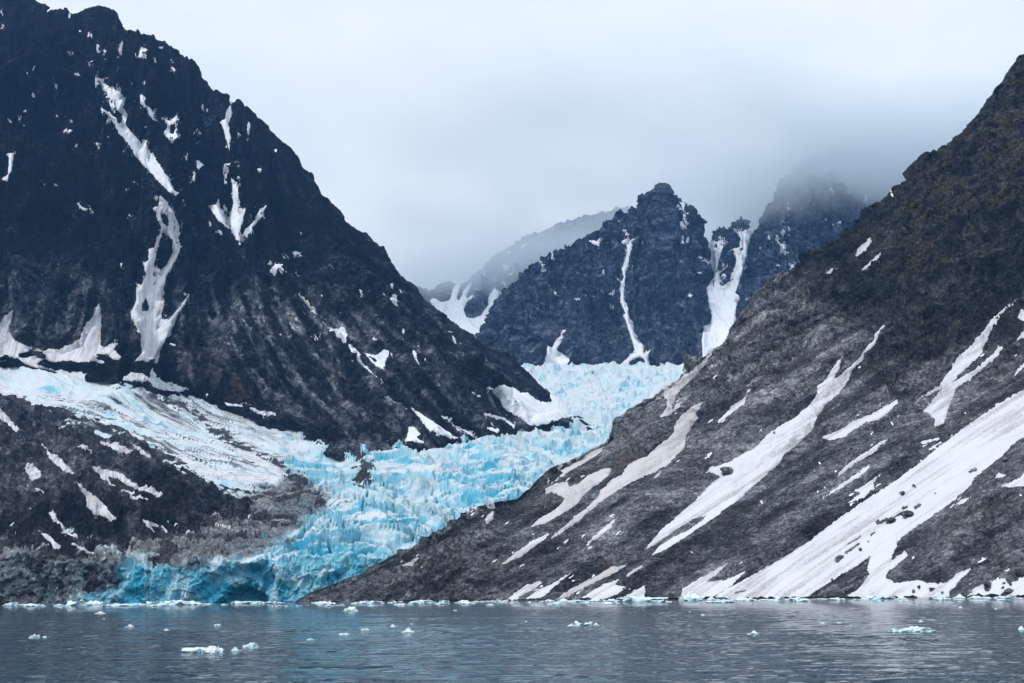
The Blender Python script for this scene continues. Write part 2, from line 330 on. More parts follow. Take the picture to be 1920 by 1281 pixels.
SN_RIGHT = [
    ('curled greyish snow drift just under the crest of the right mountain', [P('J', (1320,60),(1290,95),(1240,165),(1190,220),(1130,270),(1100,310),(1090,360),(1140,340),(1120,380),(1060,420),(1010,430),(1050,370),(1050,325),(1025,300),(1050,265),(1130,210),(1210,150),(1280,85)), Hl('J',(1085,375,9),(1095,350,7))], 1),
    ('broken grey snow strip stepping down the right mountain in the middle', [P('J', (1255,345),(1215,405),(1230,430),(1190,480),(1160,530),(1150,600),(1110,640),(1060,690),(980,740),(900,770),(840,800),(760,850),(700,890),(620,950),(560,1010),(500,1050),(440,1090),(380,1125),(430,1080),(520,1000),(600,930),(660,880),(680,840),(740,780),(800,750),(830,700),(880,670),(950,640),(1000,590),(1060,550),(1090,510),(1100,460),(1140,410),(1200,360))], 1),
    ('grey snow sliver on the shoulder beside the blue icefall', [P('J', (705,570),(690,615),(640,650),(540,710),(450,765),(400,800),(385,815),(440,765),(470,740),(440,720),(520,660),(620,600))], 1),
    ('wide grey snow tongue around a brown outcrop', [P('J', (370,830),(430,800),(490,790),(500,820),(560,800),(600,760),(680,720),(740,715),(720,760),(660,800),(600,850),(540,920),(450,980),(370,1020),(285,1045),(330,1000),(420,950),(465,905),(475,880),(400,850),(365,865))], 1),
    ('pale snow strip low on the slope below the wide grey tongue', [P('J', (385,1080),(370,1110),(300,1160),(230,1210),(150,1250),(120,1255),(200,1190),(300,1120))], 0),
    ('thin leaf of snow alone on the scree', [P('J', (770,995),(740,1040),(660,1110),(605,1135),(680,1060))], 0),
    ('small snow patch on the low brown shoulder', [P('J', (80,955),(75,1000),(35,1028),(30,1000),(50,970))], 1),
    ('broken snow sliver on the upper grey slope', [P('J', (1510,300),(1480,350),(1410,410),(1330,465),(1400,390),(1410,365),(1470,330)), Ln('J',(1270,660,4),(1300,632,8)), Ln('J',(985,765,4),(1015,738,5))], 0),
    ('long white snow couloir with grit streaks through the middle of the right mountain', [P('H', (1130,385),(1110,430),(1070,510),(1020,555),(1015,585),(960,630),(930,700),(880,770),(800,840),(760,900),(720,990),(640,1060),(580,1110),(530,1180),(400,1290),(370,1320),(320,1370),(240,1420),(180,1470),(90,1530),(20,1580),(-80,1640),(-175,1685),(-140,1640),(-50,1580),(40,1540),(110,1490),(140,1450),(60,1480),(-40,1540),(-140,1610),(-215,1655),(-170,1600),(-120,1540),(-60,1490),(20,1420),(90,1360),(150,1290),(210,1240),(160,1215),(125,1220),(160,1190),(260,1160),(330,1120),(420,1070),(480,1000),(560,950),(640,900),(700,850),(760,780),(755,735),(810,690),(850,620),(905,560),(880,620),(850,690),(880,680),(950,610),(1000,570),(1008,540),(1070,480),(1090,430),(1120,395)), Hl('H',(235,1228,12),(270,1215,16)), Hl('H',(515,995,8))], 0),
    ('slanting snow strip under the pale outcrop on the right mountain', [P('H', (1225,805),(1180,860),(1100,920),(1040,930),(960,980),(900,1020),(820,1035),(780,1020),(860,990),(960,930),(1060,890),(1130,850),(1190,820))], 0),
    ('upper of two thin snow ribbons on the scree', [P('H', (1175,1020),(1120,1060),(1070,1110),(980,1160),(900,1220),(860,1255),(890,1210),(950,1160),(1040,1100),(1100,1050))], 0),
    ('lower of two thin snow ribbons on the scree', [P('I', (1060,50),(1020,100),(940,150),(860,200),(780,250),(850,190),(940,130),(1010,80))], 0),
    ('ragged snow scrap near the edge of the great snow slope', [P('I', (1120,100),(1070,150),(1080,185),(1010,240),(935,270),(1000,210),(965,200),(1030,160))], 0),
    ('forked snow gully high at the right edge', [P('H', (1885,230),(1830,290),(1780,340),(1740,400),(1710,470),(1680,540),(1640,590),(1560,660),(1520,710),(1640,640),(1720,570),(1780,510),(1800,505),(1760,570),(1700,620),(1620,690),(1540,740),(1520,800),(1490,870),(1470,940),(1410,970),(1420,920),(1380,880),(1350,880),(1400,820),(1460,740),(1400,770),(1310,825),(1360,780),(1440,730),(1510,640),(1540,580),(1620,510),(1640,490),(1700,410),(1740,350),(1820,290),(1860,250))], 0),
    ('snow wedge cut by the right edge of the picture', [P('H', (1920,290),(1900,310),(1880,355),(2000,370),(2000,250))], 0),
    ('slanting snow strip at the right edge below the wedge', [P('H', (1990,360),(1930,405),(1868,487),(1930,450),(1990,400))], 0),
    ('thin snow sliver at the right edge above the great snow slope', [P('H', (1960,570),(1900,620),(1863,670),(1930,620))], 0),
    ('great white snow slope sweeping from the right edge down to the water', [P('I', (2300,-690),(2100,-540),(1920,-370),(1790,-300),(1720,-250),(1580,-150),(1480,-80),(1340,40),(1200,140),(1000,270),(860,370),(700,490),(560,580),(380,680),(200,780),(170,808),(400,812),(600,806),(700,795),(850,700),(950,640),(1055,565),(1040,640),(1050,670),(1000,740),(920,796),(1080,806),(1500,800),(1500,770),(1560,700),(1630,635),(1560,660),(1480,720),(1380,720),(1330,700),(1200,720),(1140,690),(1160,650),(1270,565),(1250,540),(1160,600),(1200,520),(1210,480),(1300,410),(1400,340),(1480,290),(1560,220),(1620,170),(1640,130),(1700,80),(1760,30),(1800,0),(1850,-60),(1920,-100),(2100,-200),(2300,-320)),
        Hl('I',(870,588,16),(905,565,6)), Hl('I',(920,548,7),(990,500,8)), Hl('I',(930,500,4),(1000,455,5)), Hl('I',(1000,532,9)), Hl('I',(1095,382,9),(1150,360,10)), Hl('I',(1150,378,8),(1185,368,12)), Hl('I',(1190,350,5),(1240,320,6)), Hl('I',(1250,345,12),(1285,330,16)), Hl('I',(1310,295,9),(1335,280,9)), Hl('I',(1240,300,6),(1262,290,8)), Hl('I',(1235,220,11)), Hl('I',(1300,172,9)), Hl('I',(1615,92,9),(1645,80,10)), Hl('I',(1060,448,6),(1085,428,8)), Hl('I',(1420,212,4)), Hl('I',(1045,485,5)), Hl('I',(840,700,8)), Hl('I',(300,770,7),(350,760,4)), Hl('I',(1330,740,10)), Hl('I',(1400,755,12)), Hl('I',(1300,765,9)), Hl('I',(1460,775,8))], 0),
    ('snow patch with dark stones at the right edge above the brown scree', [P('I', (2100,-60),(1960,60),(1900,120),(1790,178),(1860,180),(2100,150)), P('I',(1750,130),(1780,100),(1822,108),(1800,128)), Hl('I',(1860,25,16))], 0),
    ('snowy bank around boulders at the right end of the shore', [P('I', (1600,796),(1640,750),(1720,710),(1810,690),(1830,720),(1920,680),(2060,640),(2060,800)), Hl('I',(1715,745,20)), Hl('I',(1800,745,8)), Hl('I',(1790,790,10),(1840,765,16)), Hl('I',(1880,700,8)), Hl('I',(1845,725,8))], 0),
    ('short snow dash above the brown scree at the right', [P('I', (1535,280),(1580,245),(1620,235),(1570,275)), Ln('I',(1665,600,5),(1700,580,6))], 0),
    ('snow tongue touching the shore left of the great snow slope', [P('I', (255,605),(200,660),(130,710),(240,702),(360,650),(320,690),(270,740),(180,795),(60,812),(-20,812),(0,750),(100,690),(190,640))], 0),
    ('leftmost bright snow tongue above the shore', [P('E', (1215,770),(1190,800),(1120,840),(1080,872),(1035,872),(1060,845),(1140,790))], 0),
    ('second snow tongue from the left above the shore', [P('E', (1360,735),(1300,780),(1230,840),(1170,872),(1125,870),(1180,825),(1260,785))], 0),
    ('thin grey snow tongue climbing from the shore, third from the left', [P('E', (1640,690),(1560,740),(1450,790),(1340,850),(1280,870),(1360,810),(1480,750),(1560,700))], 1),
    ('low wide snow bank by the shore beside the thin grey tongue', [P('E', (1600,760),(1580,790),(1640,800),(1600,830),(1500,872),(1390,872),(1440,835),(1520,790)), P('E',(1730,790),(1640,840),(1540,874),(1730,874)), Ln('E',(1640,745,5),(1710,700,7))], 0),
    ('bright oval snow patch high on the dark right mountain', [P('F', (1600,430),(1600,460),(1570,500),(1520,545),(1510,535),(1540,480))], 0),
    ('thin slanting snow patch right of the bright oval', [P('F', (1655,505),(1640,550),(1590,590),(1550,615),(1600,570))], 0),
    ('small flat snow patch left of the bright oval', [P('F', (1410,600),(1370,635),(1340,632))], 0),
    ('grey snow scrap above the low brown knoll', [P('E',(608,645),(585,672),(570,695),(510,697),(555,675))], 1),
    ('snow tab beside the upper edge of the great snow slope', [Ln('H',(1345,1050,7),(1440,1030,6)), Ln('H',(1390,1090,6),(1450,1050,6))], 0),
]
SN_FAR = [
    ('great Y shaped snow couloir between the far peaks', [P('F', (690,440),(720,460),(770,450),(775,470),(750,530),(735,600),(740,640),(755,670),(775,660),(745,700),(780,700),(800,680),(840,580),(830,520),(825,510),(870,500),(880,475),(845,400),(850,390),(880,410),(930,370),(950,385),(920,440),(900,520),(880,610),(860,680),(835,750),(865,770),(840,830),(835,880),(855,900),(835,950),(780,1010),(740,1160),(650,1160),(650,1050),(645,1020),(660,930),(690,920),(705,880),(690,820),(675,715),(705,690),(700,640),(690,590),(640,540),(690,570),(695,520),(685,480)), Hl('F',(725,482,10)), Ln('F',(740,640,5),(795,585,3))]),
    ('long thin snow gully splitting into two feet above the icefall', [P('F', (220,455),(240,445),(258,465),(245,520),(230,600),(218,640),(215,700),(210,760),(235,840),(240,880),(265,930),(275,990),(315,1050),(325,1080),(362,1070),(342,1100),(360,1170),(315,1170),(330,1130),(300,1105),(240,1135),(210,1175),(165,1175),(230,1110),(270,1070),(262,1040),(240,970),(225,920),(205,870),(222,870),(190,800),(193,760),(182,735),(192,690),(210,660),(198,610),(212,560),(228,490))]),
    ('triangular snow fan at the foot of the far peaks', [P('D', (1510,645),(1490,700),(1450,770),(1525,815),(1515,875),(1375,870),(1395,800),(1400,745),(1420,760),(1470,680))]),
    ('crooked snow patch on the cloudy right hand far peak', [P('F', (1045,425),(1070,430),(1090,440),(1080,465),(1125,480),(1115,515),(1090,525),(1080,510),(1105,505),(1070,460))]),
    ('snow patch beside the near crest on the right hand far peak', [P('F', (1165,660),(1180,610),(1200,620),(1175,655))]),
    ('ragged snow patch high on the left shoulder of the far peaks', [P('F',(15,450),(45,445),(78,465),(65,485),(30,470))]),
    ('small snow triangle midway up the far peaks', [P('D',(1550,480),(1600,480),(1580,505))]),
]
SN_FARTHER = [
    ('broad snow basin draining the farthest mountain', [P('D', (735,490),(770,480),(800,500),(850,490),(870,420),(890,390),(915,395),(905,430),(890,480),(905,490),(930,430),(975,385),(960,430),(940,480),(980,460),(985,470),(945,500),(930,540),(940,580),(980,590),(1020,570),(1060,530),(1070,470),(1100,420),(1130,440),(1110,500),(1080,540),(1085,580),(1040,630),(1010,720),(960,720),(860,640),(780,560))]),
    ('upper snow patch below the cloud on the farthest mountain', [P('D',(1150,290),(1200,295),(1160,325)), P('D',(1170,345),(1205,320),(1190,345))]),
    ('faint snow patch almost lost in cloud on the farthest mountain', [P('D',(1250,205),(1265,170),(1290,180))]),
]
SN_HILL = [
    ('long thin snow drift upper left on the rocky hillside', [P('C',(210,85),(240,118),(300,160),(378,245),(330,228),(255,170))]),
    ('rounded grey snow blob on the rocky hillside', [P('C',(118,205),(140,188),(165,185),(200,220),(203,250),(160,263),(130,230))]),
    ('tiny snow oval below the rounded blob', [P('C',(168,303),(200,305),(220,332),(193,327))]),
    ('broad slanting snow drift in the middle of the hillside', [P('C',(378,262),(430,310),(500,370),(585,468),(540,462),(500,437),(470,442),(430,390),(435,350))]),
    ('wavy snow drift in the left hillside gully', [P('C',(240,418),(275,430),(300,480),(350,520),(395,558),(360,545),(300,500),(265,470))]),
    ('straight snow streak above the dirty ice wall', [P('C',(190,520),(240,540),(325,612),(270,597))]),
    ('forked arching snow band across the hillside', [P('C',(455,193),(520,213),(560,223),(620,245),(690,298),(760,303),(825,342),(800,354),(740,332),(670,307),(600,262),(550,247),(545,275),(585,303),(540,287),(500,240))]),
    ('pair of thin snow dashes under the arching band', [Ln('C',(610,320,5),(675,342,4)), Ln('C',(650,352,5),(735,366,5))]),
    ('lobed snow patch at the upper rim of the hillside', [P('C',(488,68),(560,85),(580,80),(670,125),(610,132),(550,112))]),
    ('thin forked snow scrap near the rim', [P('C',(368,88),(430,95),(468,128),(420,110))]),
    ('slanting snow strip beside the tributary ice', [P('C',(645,75),(700,108),(770,158),(700,132))]),
    ('snow streak on the lower hillside rib', [P('C',(708,460),(742,470),(782,527),(740,512)), Ln('C',(760,478,5),(830,515,5))]),
    ('long low snow streak just above the ice wall', [Ln('C',(360,580,5),(410,612,7),(485,642,7)), Ln('C',(470,660,5),(560,656,6)), P('C',(500,632),(540,632),(565,650),(520,650))]),
    ('snow strip at the left edge of the hillside', [P('B',(-60,1040),(0,1103),(50,1150),(112,1227),(88,1225),(30,1170),(-60,1120)), P('C',(60,0),(80,-2),(100,22),(80,20))]),
]
SN_ICE = [
    ('fan shaped snow drift between dark rock and ice', [P('C',(848,318),(920,323),(1000,338),(1055,350),(1010,387),(930,402),(880,360)), Ln('C',(800,400,4),(900,430,6),(1020,460,4))]),
    ('long bright snow drift curving along the tributary ice', [P('C',(895,128),(980,178),(1050,213),(1200,240),(1430,250),(1380,267),(1250,264),(1080,257),(990,237),(915,180))]),
    ('upper snow drift on the tributary ice', [P('C',(1180,108),(1250,128),(1400,208),(1442,245),(1380,242),(1300,192),(1195,150))]),
    ('short wide snow drift above the fan shaped one', [P('C',(985,288),(1050,293),(1125,330),(1060,332))]),
    ('small snow scrap on the dirty ice', [P('C',(848,478),(950,488),(948,532),(898,512))]),
    ('snow scraps on grey ice beside the blue icefall', [P('C',(1155,403),(1250,418),(1245,462),(1200,432)), Ln('C',(1080,488,7),(1150,505,5)), Ln('C',(1570,300,7),(1660,305,8))]),
    ('white snow corner at the left end of the tributary ice', [P('B',(-120,930),(0,960),(60,990),(82,1027),(0,1030),(-120,1020))]),
    ('thin snow fringe along the lower edge of tributary ice', [Ln('B',(90,1035,8),(200,1072,13),(340,1095,11)), P('B',(585,1180),(640,1190),(660,1230),(610,1215))]),
    ('snow ripples on the upper tributary ice', [P('B',(240,1050),(310,1030),(320,1050),(270,1062)), P('B',(350,1060),(390,1035),(385,1065)), Ln('B',(420,1065,6),(500,1030,8)), Ln('B',(640,1170,7),(760,1150,8)), Ln('B',(700,1215,7),(800,1270,9))]),
]

# ------------------------------------------------------------------ materials
class NB:
    def __init__(s, name):
        s.m = bpy.data.materials.new(name); s.m.use_nodes = True; s.t = s.m.node_tree; s.t.nodes.clear()
        s.out = s.n('ShaderNodeOutputMaterial'); s.b = s.n('ShaderNodeBsdfPrincipled'); s.l(s.b.outputs[0], s.out.inputs[0])
        s.pos = s.n('ShaderNodeNewGeometry').outputs['Position']
    def n(s, k): return s.t.nodes.new(k)
    def l(s, a, b): s.t.links.new(a, b)
    def noise(s, scale, detail=6, rough=0.6, stretch=(1, 1, 1), dist=0.0, rot=(0, 0, 0)):
        mp = s.n('ShaderNodeMapping'); mp.inputs['Scale'].default_value = stretch; mp.inputs['Rotation'].default_value = rot
        s.l(s.pos, mp.inputs[0]); t = s.n('ShaderNodeTexNoise'); t.inputs['Scale'].default_value = scale
        t.inputs['Detail'].default_value = detail; t.inputs['Roughness'].default_value = rough; t.inputs['Distortion'].default_value = dist
        s.l(mp.outputs[0], t.inputs['Vector']); return t.outputs['Fac']
    def attr(s, name):
        a = s.n('ShaderNodeAttribute'); a.attribute_name = name; return a.outputs['Fac']
    def ramp(s, fac, stops, interp='LINEAR'):
        r = s.n('ShaderNodeValToRGB'); r.color_ramp.interpolation = interp; e = r.color_ramp.elements
        while len(e) < len(stops): e.new(0.5)
        for i, (p, c) in enumerate(stops): e[i].position = p; e[i].color = (*c, 1) if len(c) == 3 else c
        s.l(fac, r.inputs[0]); return r.outputs[0]
    def val(s, fac, lo, hi):       # map a factor lo..hi to 0..1
        r = s.n('ShaderNodeMapRange'); r.inputs[1].default_value = lo; r.inputs[2].default_value = hi; s.l(fac, r.inputs[0]); return r.outputs[0]
    def math(s, op, a, b):
        m = s.n('ShaderNodeMath'); m.operation = op
        for i, v in enumerate((a, b)):
            if isinstance(v, (int, float)): m.inputs[i].default_value = v
            else: s.l(v, m.inputs[i])
        return m.outputs[0]
    def mix(s, f, a, b, mode='MIX'):
        m = s.n('ShaderNodeMix'); m.data_type = 'RGBA'; m.blend_type = mode
        if isinstance(f, (int, float)): m.inputs[0].default_value = f
        else: s.l(f, m.inputs[0])
        for i, v in ((6, a), (7, b)):
            if isinstance(v, tuple): m.inputs[i].default_value = (*v, 1)
            else: s.l(v, m.inputs[i])
        return m.outputs[2]
    def bump(s, h, dist, strength=1.0, prev=None):
        b = s.n('ShaderNodeBump'); b.inputs['Distance'].default_value = dist; b.inputs['Strength'].default_value = strength
        s.l(h, b.inputs['Height'])
        if prev is not None: s.l(prev, b.inputs['Normal'])
        return b.outputs[0]

def rock_material(name, base, pale, dark, veg, warm, fine=0.6, bump=1.2, grain=0.09, gstr=0.85):
    s = NB(name)
    n1 = s.noise(0.018, 8, 0.62, dist=0.2); n2 = s.noise(0.11, 8, 0.7); n3 = s.noise(fine, 6, 0.72)
    v = s.math('ADD', s.math('MULTIPLY', n1, 0.30), s.math('ADD', s.math('MULTIPLY', n2, 0.27), s.math('MULTIPLY', n3, 0.43)))
    c = s.ramp(v, [(0.42, dark), (0.49, base), (0.545, tuple(x * 1.6 for x in base)), (0.62, pale)])
    # pale slabs and weathered faces, grained down the slope
    cx = s.n('ShaderNodeCombineXYZ'); sx = s.n('ShaderNodeSeparateXYZ'); s.l(s.pos, sx.inputs[0])
    s.l(s.math('MULTIPLY', s.attr('across'), 1.0), cx.inputs[0]); s.l(s.math('MULTIPLY', sx.outputs[2], 0.22), cx.inputs[1]); s.l(s.math('MULTIPLY', sx.outputs[1], 0.12), cx.inputs[2])
    tn = s.n('ShaderNodeTexNoise'); tn.inputs['Scale'].default_value = grain; tn.inputs['Detail'].default_value = 8; tn.inputs['Roughness'].default_value = 0.7; tn.inputs['Distortion'].default_value = 0.8
    s.l(cx.outputs[0], tn.inputs['Vector'])
    gr = s.ramp(tn.outputs['Fac'], [(0.34, (0.35, 0.35, 0.36)), (0.5, (0.85, 0.85, 0.85)), (0.62, (1.9, 1.9, 1.95))])
    c = s.mix(gstr, c, gr, 'MULTIPLY')
    c2 = s.ramp(s.math('ADD', s.math('MULTIPLY', tn.outputs['Fac'], 0.6), s.math('MULTIPLY', s.noise(0.16, 8, 0.75), 0.4)), [(0.38, tuple(x * 0.12 for x in pale)), (0.48, tuple(x * 0.55 for x in pale)), (0.60, tuple(min(1, x * 1.5) for x in pale))])
    c = s.mix(s.attr('slab'), c, c2)
    # moss and heath
    c3 = s.ramp(s.noise(0.22, 8, 0.75), [(0.36, tuple(x * 0.3 for x in veg)), (0.52, veg), (0.68, tuple(x * 2.0 for x in veg))])
    c = s.mix(s.attr('veg'), c, c3)
    c = s.mix(s.attr('warm'), c, s.mix(n2, tuple(x * 0.4 for x in warm), warm))
    c = s.mix(s.attr('lichen_shade'), c, s.mix(n3, tuple(x * 0.25 for x in dark), tuple(x * 1.0 for x in dark)))  # dark lichen tone; on the left mountain it also carries painted gully shade
    # single light stones
    vo = s.n('ShaderNodeTexVoronoi'); vo.inputs['Scale'].default_value = fine * 0.55; s.l(s.pos, vo.inputs['Vector'])
    vo2 = s.n('ShaderNodeTexVoronoi'); vo2.inputs['Scale'].default_value = fine * 0.17; s.l(s.pos, vo2.inputs['Vector'])
    bw = s.n('ShaderNodeSeparateColor'); s.l(vo.outputs['Color'], bw.inputs[0]); bw2 = s.n('ShaderNodeSeparateColor'); s.l(vo2.outputs['Color'], bw2.inputs[0])
    q = s.math('ADD', s.math('MULTIPLY', s.math('POWER', bw.outputs[0], 2.2), 1.5), s.math('ADD', s.math('MULTIPLY', bw2.outputs[0], 0.6), 0.35))
    cb = s.n('ShaderNodeCombineColor'); [s.l(q, cb.inputs[i]) for i in range(3)]
    c = s.mix(1.0, c, cb.outputs[0], 'MULTIPLY')
    s.l(c, s.b.inputs['Base Color'])
    s.b.inputs['Roughness'].default_value = 0.95; s.b.inputs['Specular IOR Level'].default_value = 0.12
    h = s.math('ADD', s.math('MULTIPLY', n3, 0.5), n2)
    nrm = s.bump(h, bump * 3.0); nrm = s.bump(s.noise(fine * 2.3, 5, 0.7), bump, prev=nrm)
    s.l(nrm, s.b.inputs['Normal'])
    return s.m

def snow_material(name, tint=(0.68, 0.70, 0.74), dirt=(0.33, 0.28, 0.29), amount=0.8):
    s = NB(name)
    g = s.attr('grit')
    n = s.noise(0.5, 6, 0.7); n2 = s.noise(0.05, 5, 0.6)
    f = s.math('MULTIPLY', s.math('MULTIPLY', g, amount), s.val(n, 0.25, 0.6))
    f2 = s.math('MULTIPLY', s.val(n2, 0.45, 0.7), 0.22)
    c = s.mix(f2, tint, tuple(t * 0.7 for t in tint))
    c = s.mix(f, c, dirt)
    sp = s.math('GREATER_THAN', s.noise(0.9, 3, 0.8), 0.70)
    c = s.mix(s.math('MULTIPLY', sp, 0.6), c, (0.12, 0.11, 0.11))
    s.l(c, s.b.inputs['Base Color']); s.b.inputs['Roughness'].default_value = 0.8; s.b.inputs['Specular IOR Level'].default_value = 0.2
    s.l(s.bump(s.noise(0.12, 6, 0.6), 1.2), s.b.inputs['Normal'])
    return s.m

def ice_material(name, crust, pale, mid, deep, bump=0.6):
    """attributes: crust = weathered white skin, deep = fresh dense ice, grime = rock flour, stone = rubble on the ice"""
    s = NB(name)
    n1 = s.noise(0.05, 7, 0.65); n2 = s.noise(0.35, 6, 0.7)
    dd = s.math('ADD', s.attr('deep'), s.math('MULTIPLY', s.math('SUBTRACT', n1, 0.5), 0.55))
    c = s.ramp(dd, [(0.05, pale), (0.45, mid), (0.95, deep)])
    cf = s.math('ADD', s.attr('crust'), s.math('MULTIPLY', s.math('SUBTRACT', n2, 0.5), 0.9))
    c = s.mix(s.val(cf, 0.25, 0.8), c, crust)
    gf = s.math('MULTIPLY', s.val(s.math('ADD', s.attr('grime'), s.math('MULTIPLY', s.math('SUBTRACT', s.math('ADD', s.math('MULTIPLY', n1, 0.5), s.math('MULTIPLY', n2, 0.5)), 0.47), 2.6)), 0.50, 0.95), 0.92)
    c = s.mix(gf, c, s.ramp(s.noise(0.20, 8, 0.78), [(0.40, (0.022, 0.020, 0.024)), (0.49, (0.080, 0.075, 0.083)), (0.57, (0.21, 0.20, 0.215)), (0.66, (0.50, 0.53, 0.57))]))
    sf = s.val(s.math('ADD', s.attr('stone'), s.math('MULTIPLY', s.math('SUBTRACT', n2, 0.5), 0.8)), 0.4, 0.6)
    c = s.mix(sf, c, s.ramp(s.noise(0.3, 8, 0.8), [(0.38, (0.004, 0.004, 0.006)), (0.5, (0.020, 0.020, 0.024)), (0.60, (0.075, 0.072, 0.078)), (0.68, (0.30, 0.30, 0.32))]))
    s.l(c, s.b.inputs['Base Color'])
    s.b.inputs['Roughness'].default_value = 0.55; s.b.inputs['Specular IOR Level'].default_value = 0.3
    nrm = s.bump(n2, bump * 2.0); nrm = s.bump(s.noise(1.1, 4, 0.6), bump, prev=nrm); s.l(nrm, s.b.inputs['Normal'])
    return s.m

M_LEFT = rock_material('dark gneiss', (0.010, 0.013, 0.021), (0.27, 0.28, 0.32), (0.003, 0.004, 0.008), (0.013, 0.012, 0.009), (0.075, 0.05, 0.045), 0.35, 1.2, 0.10)
M_RIGHT = rock_material('grey scree', (0.078, 0.084, 0.095), (0.32, 0.32, 0.335), (0.009, 0.010, 0.013), (0.046, 0.041, 0.026), (0.11, 0.08, 0.055), 0.9, 0.55, 0.13, 0.40)
M_FAR = rock_material('hazed far rock', (0.040, 0.052, 0.078), (0.19, 0.21, 0.25), (0.014, 0.019, 0.032), (0.03, 0.03, 0.03), (0.06, 0.05, 0.05), 0.2, 2.0)  # rock colour lightened and blued, so some distance haze is painted in
M_MORAINE = rock_material('moraine', (0.031, 0.034, 0.042), (0.22, 0.22, 0.24), (0.006, 0.007, 0.011), (0.03, 0.03, 0.03), (0.07, 0.055, 0.05), 0.6, 0.8)
M_SNOW = snow_material('old snow')
M_SNOW_CLEAN_BRIGHT = snow_material('clean brightened snow', (0.84, 0.87, 0.92), (0.5, 0.48, 0.5), 0.35)  # less grit, and a tint brightened to offset shade on the left mountain
M_SNOW_GREY = snow_material('grey snow', (0.60, 0.59, 0.60), (0.36, 0.31, 0.30), 0.8)
M_ICE = ice_material('glacier ice', (0.70, 0.75, 0.79), (0.58, 0.73, 0.79), (0.26, 0.57, 0.70), (0.03, 0.38, 0.56))

# ------------------------------------------------------------------ the broad depth of the valley floor
TR = [(1150, 1135), (1045, 1175), (1000, 1260), (930, 1450), (880, 1620), (830, 1850), (790, 2150), (760, 2420), (720, 2850), (690, 3200), (600, 4200)]
TL = [(1150, 1135), (1040, 1175), (900, 1460), (840, 1640), (745, 1850), (665, 2060), (640, 2130), (500, 2700)]
def YG(px, py):
    r = np.interp(-py, [-a for a, b in TR], [b for a, b in TR]); l = np.interp(-py, [-a for a, b in TL], [b for a, b in TL])
    k = sstep(200, 680, px); return l * (1 - k) + r * k

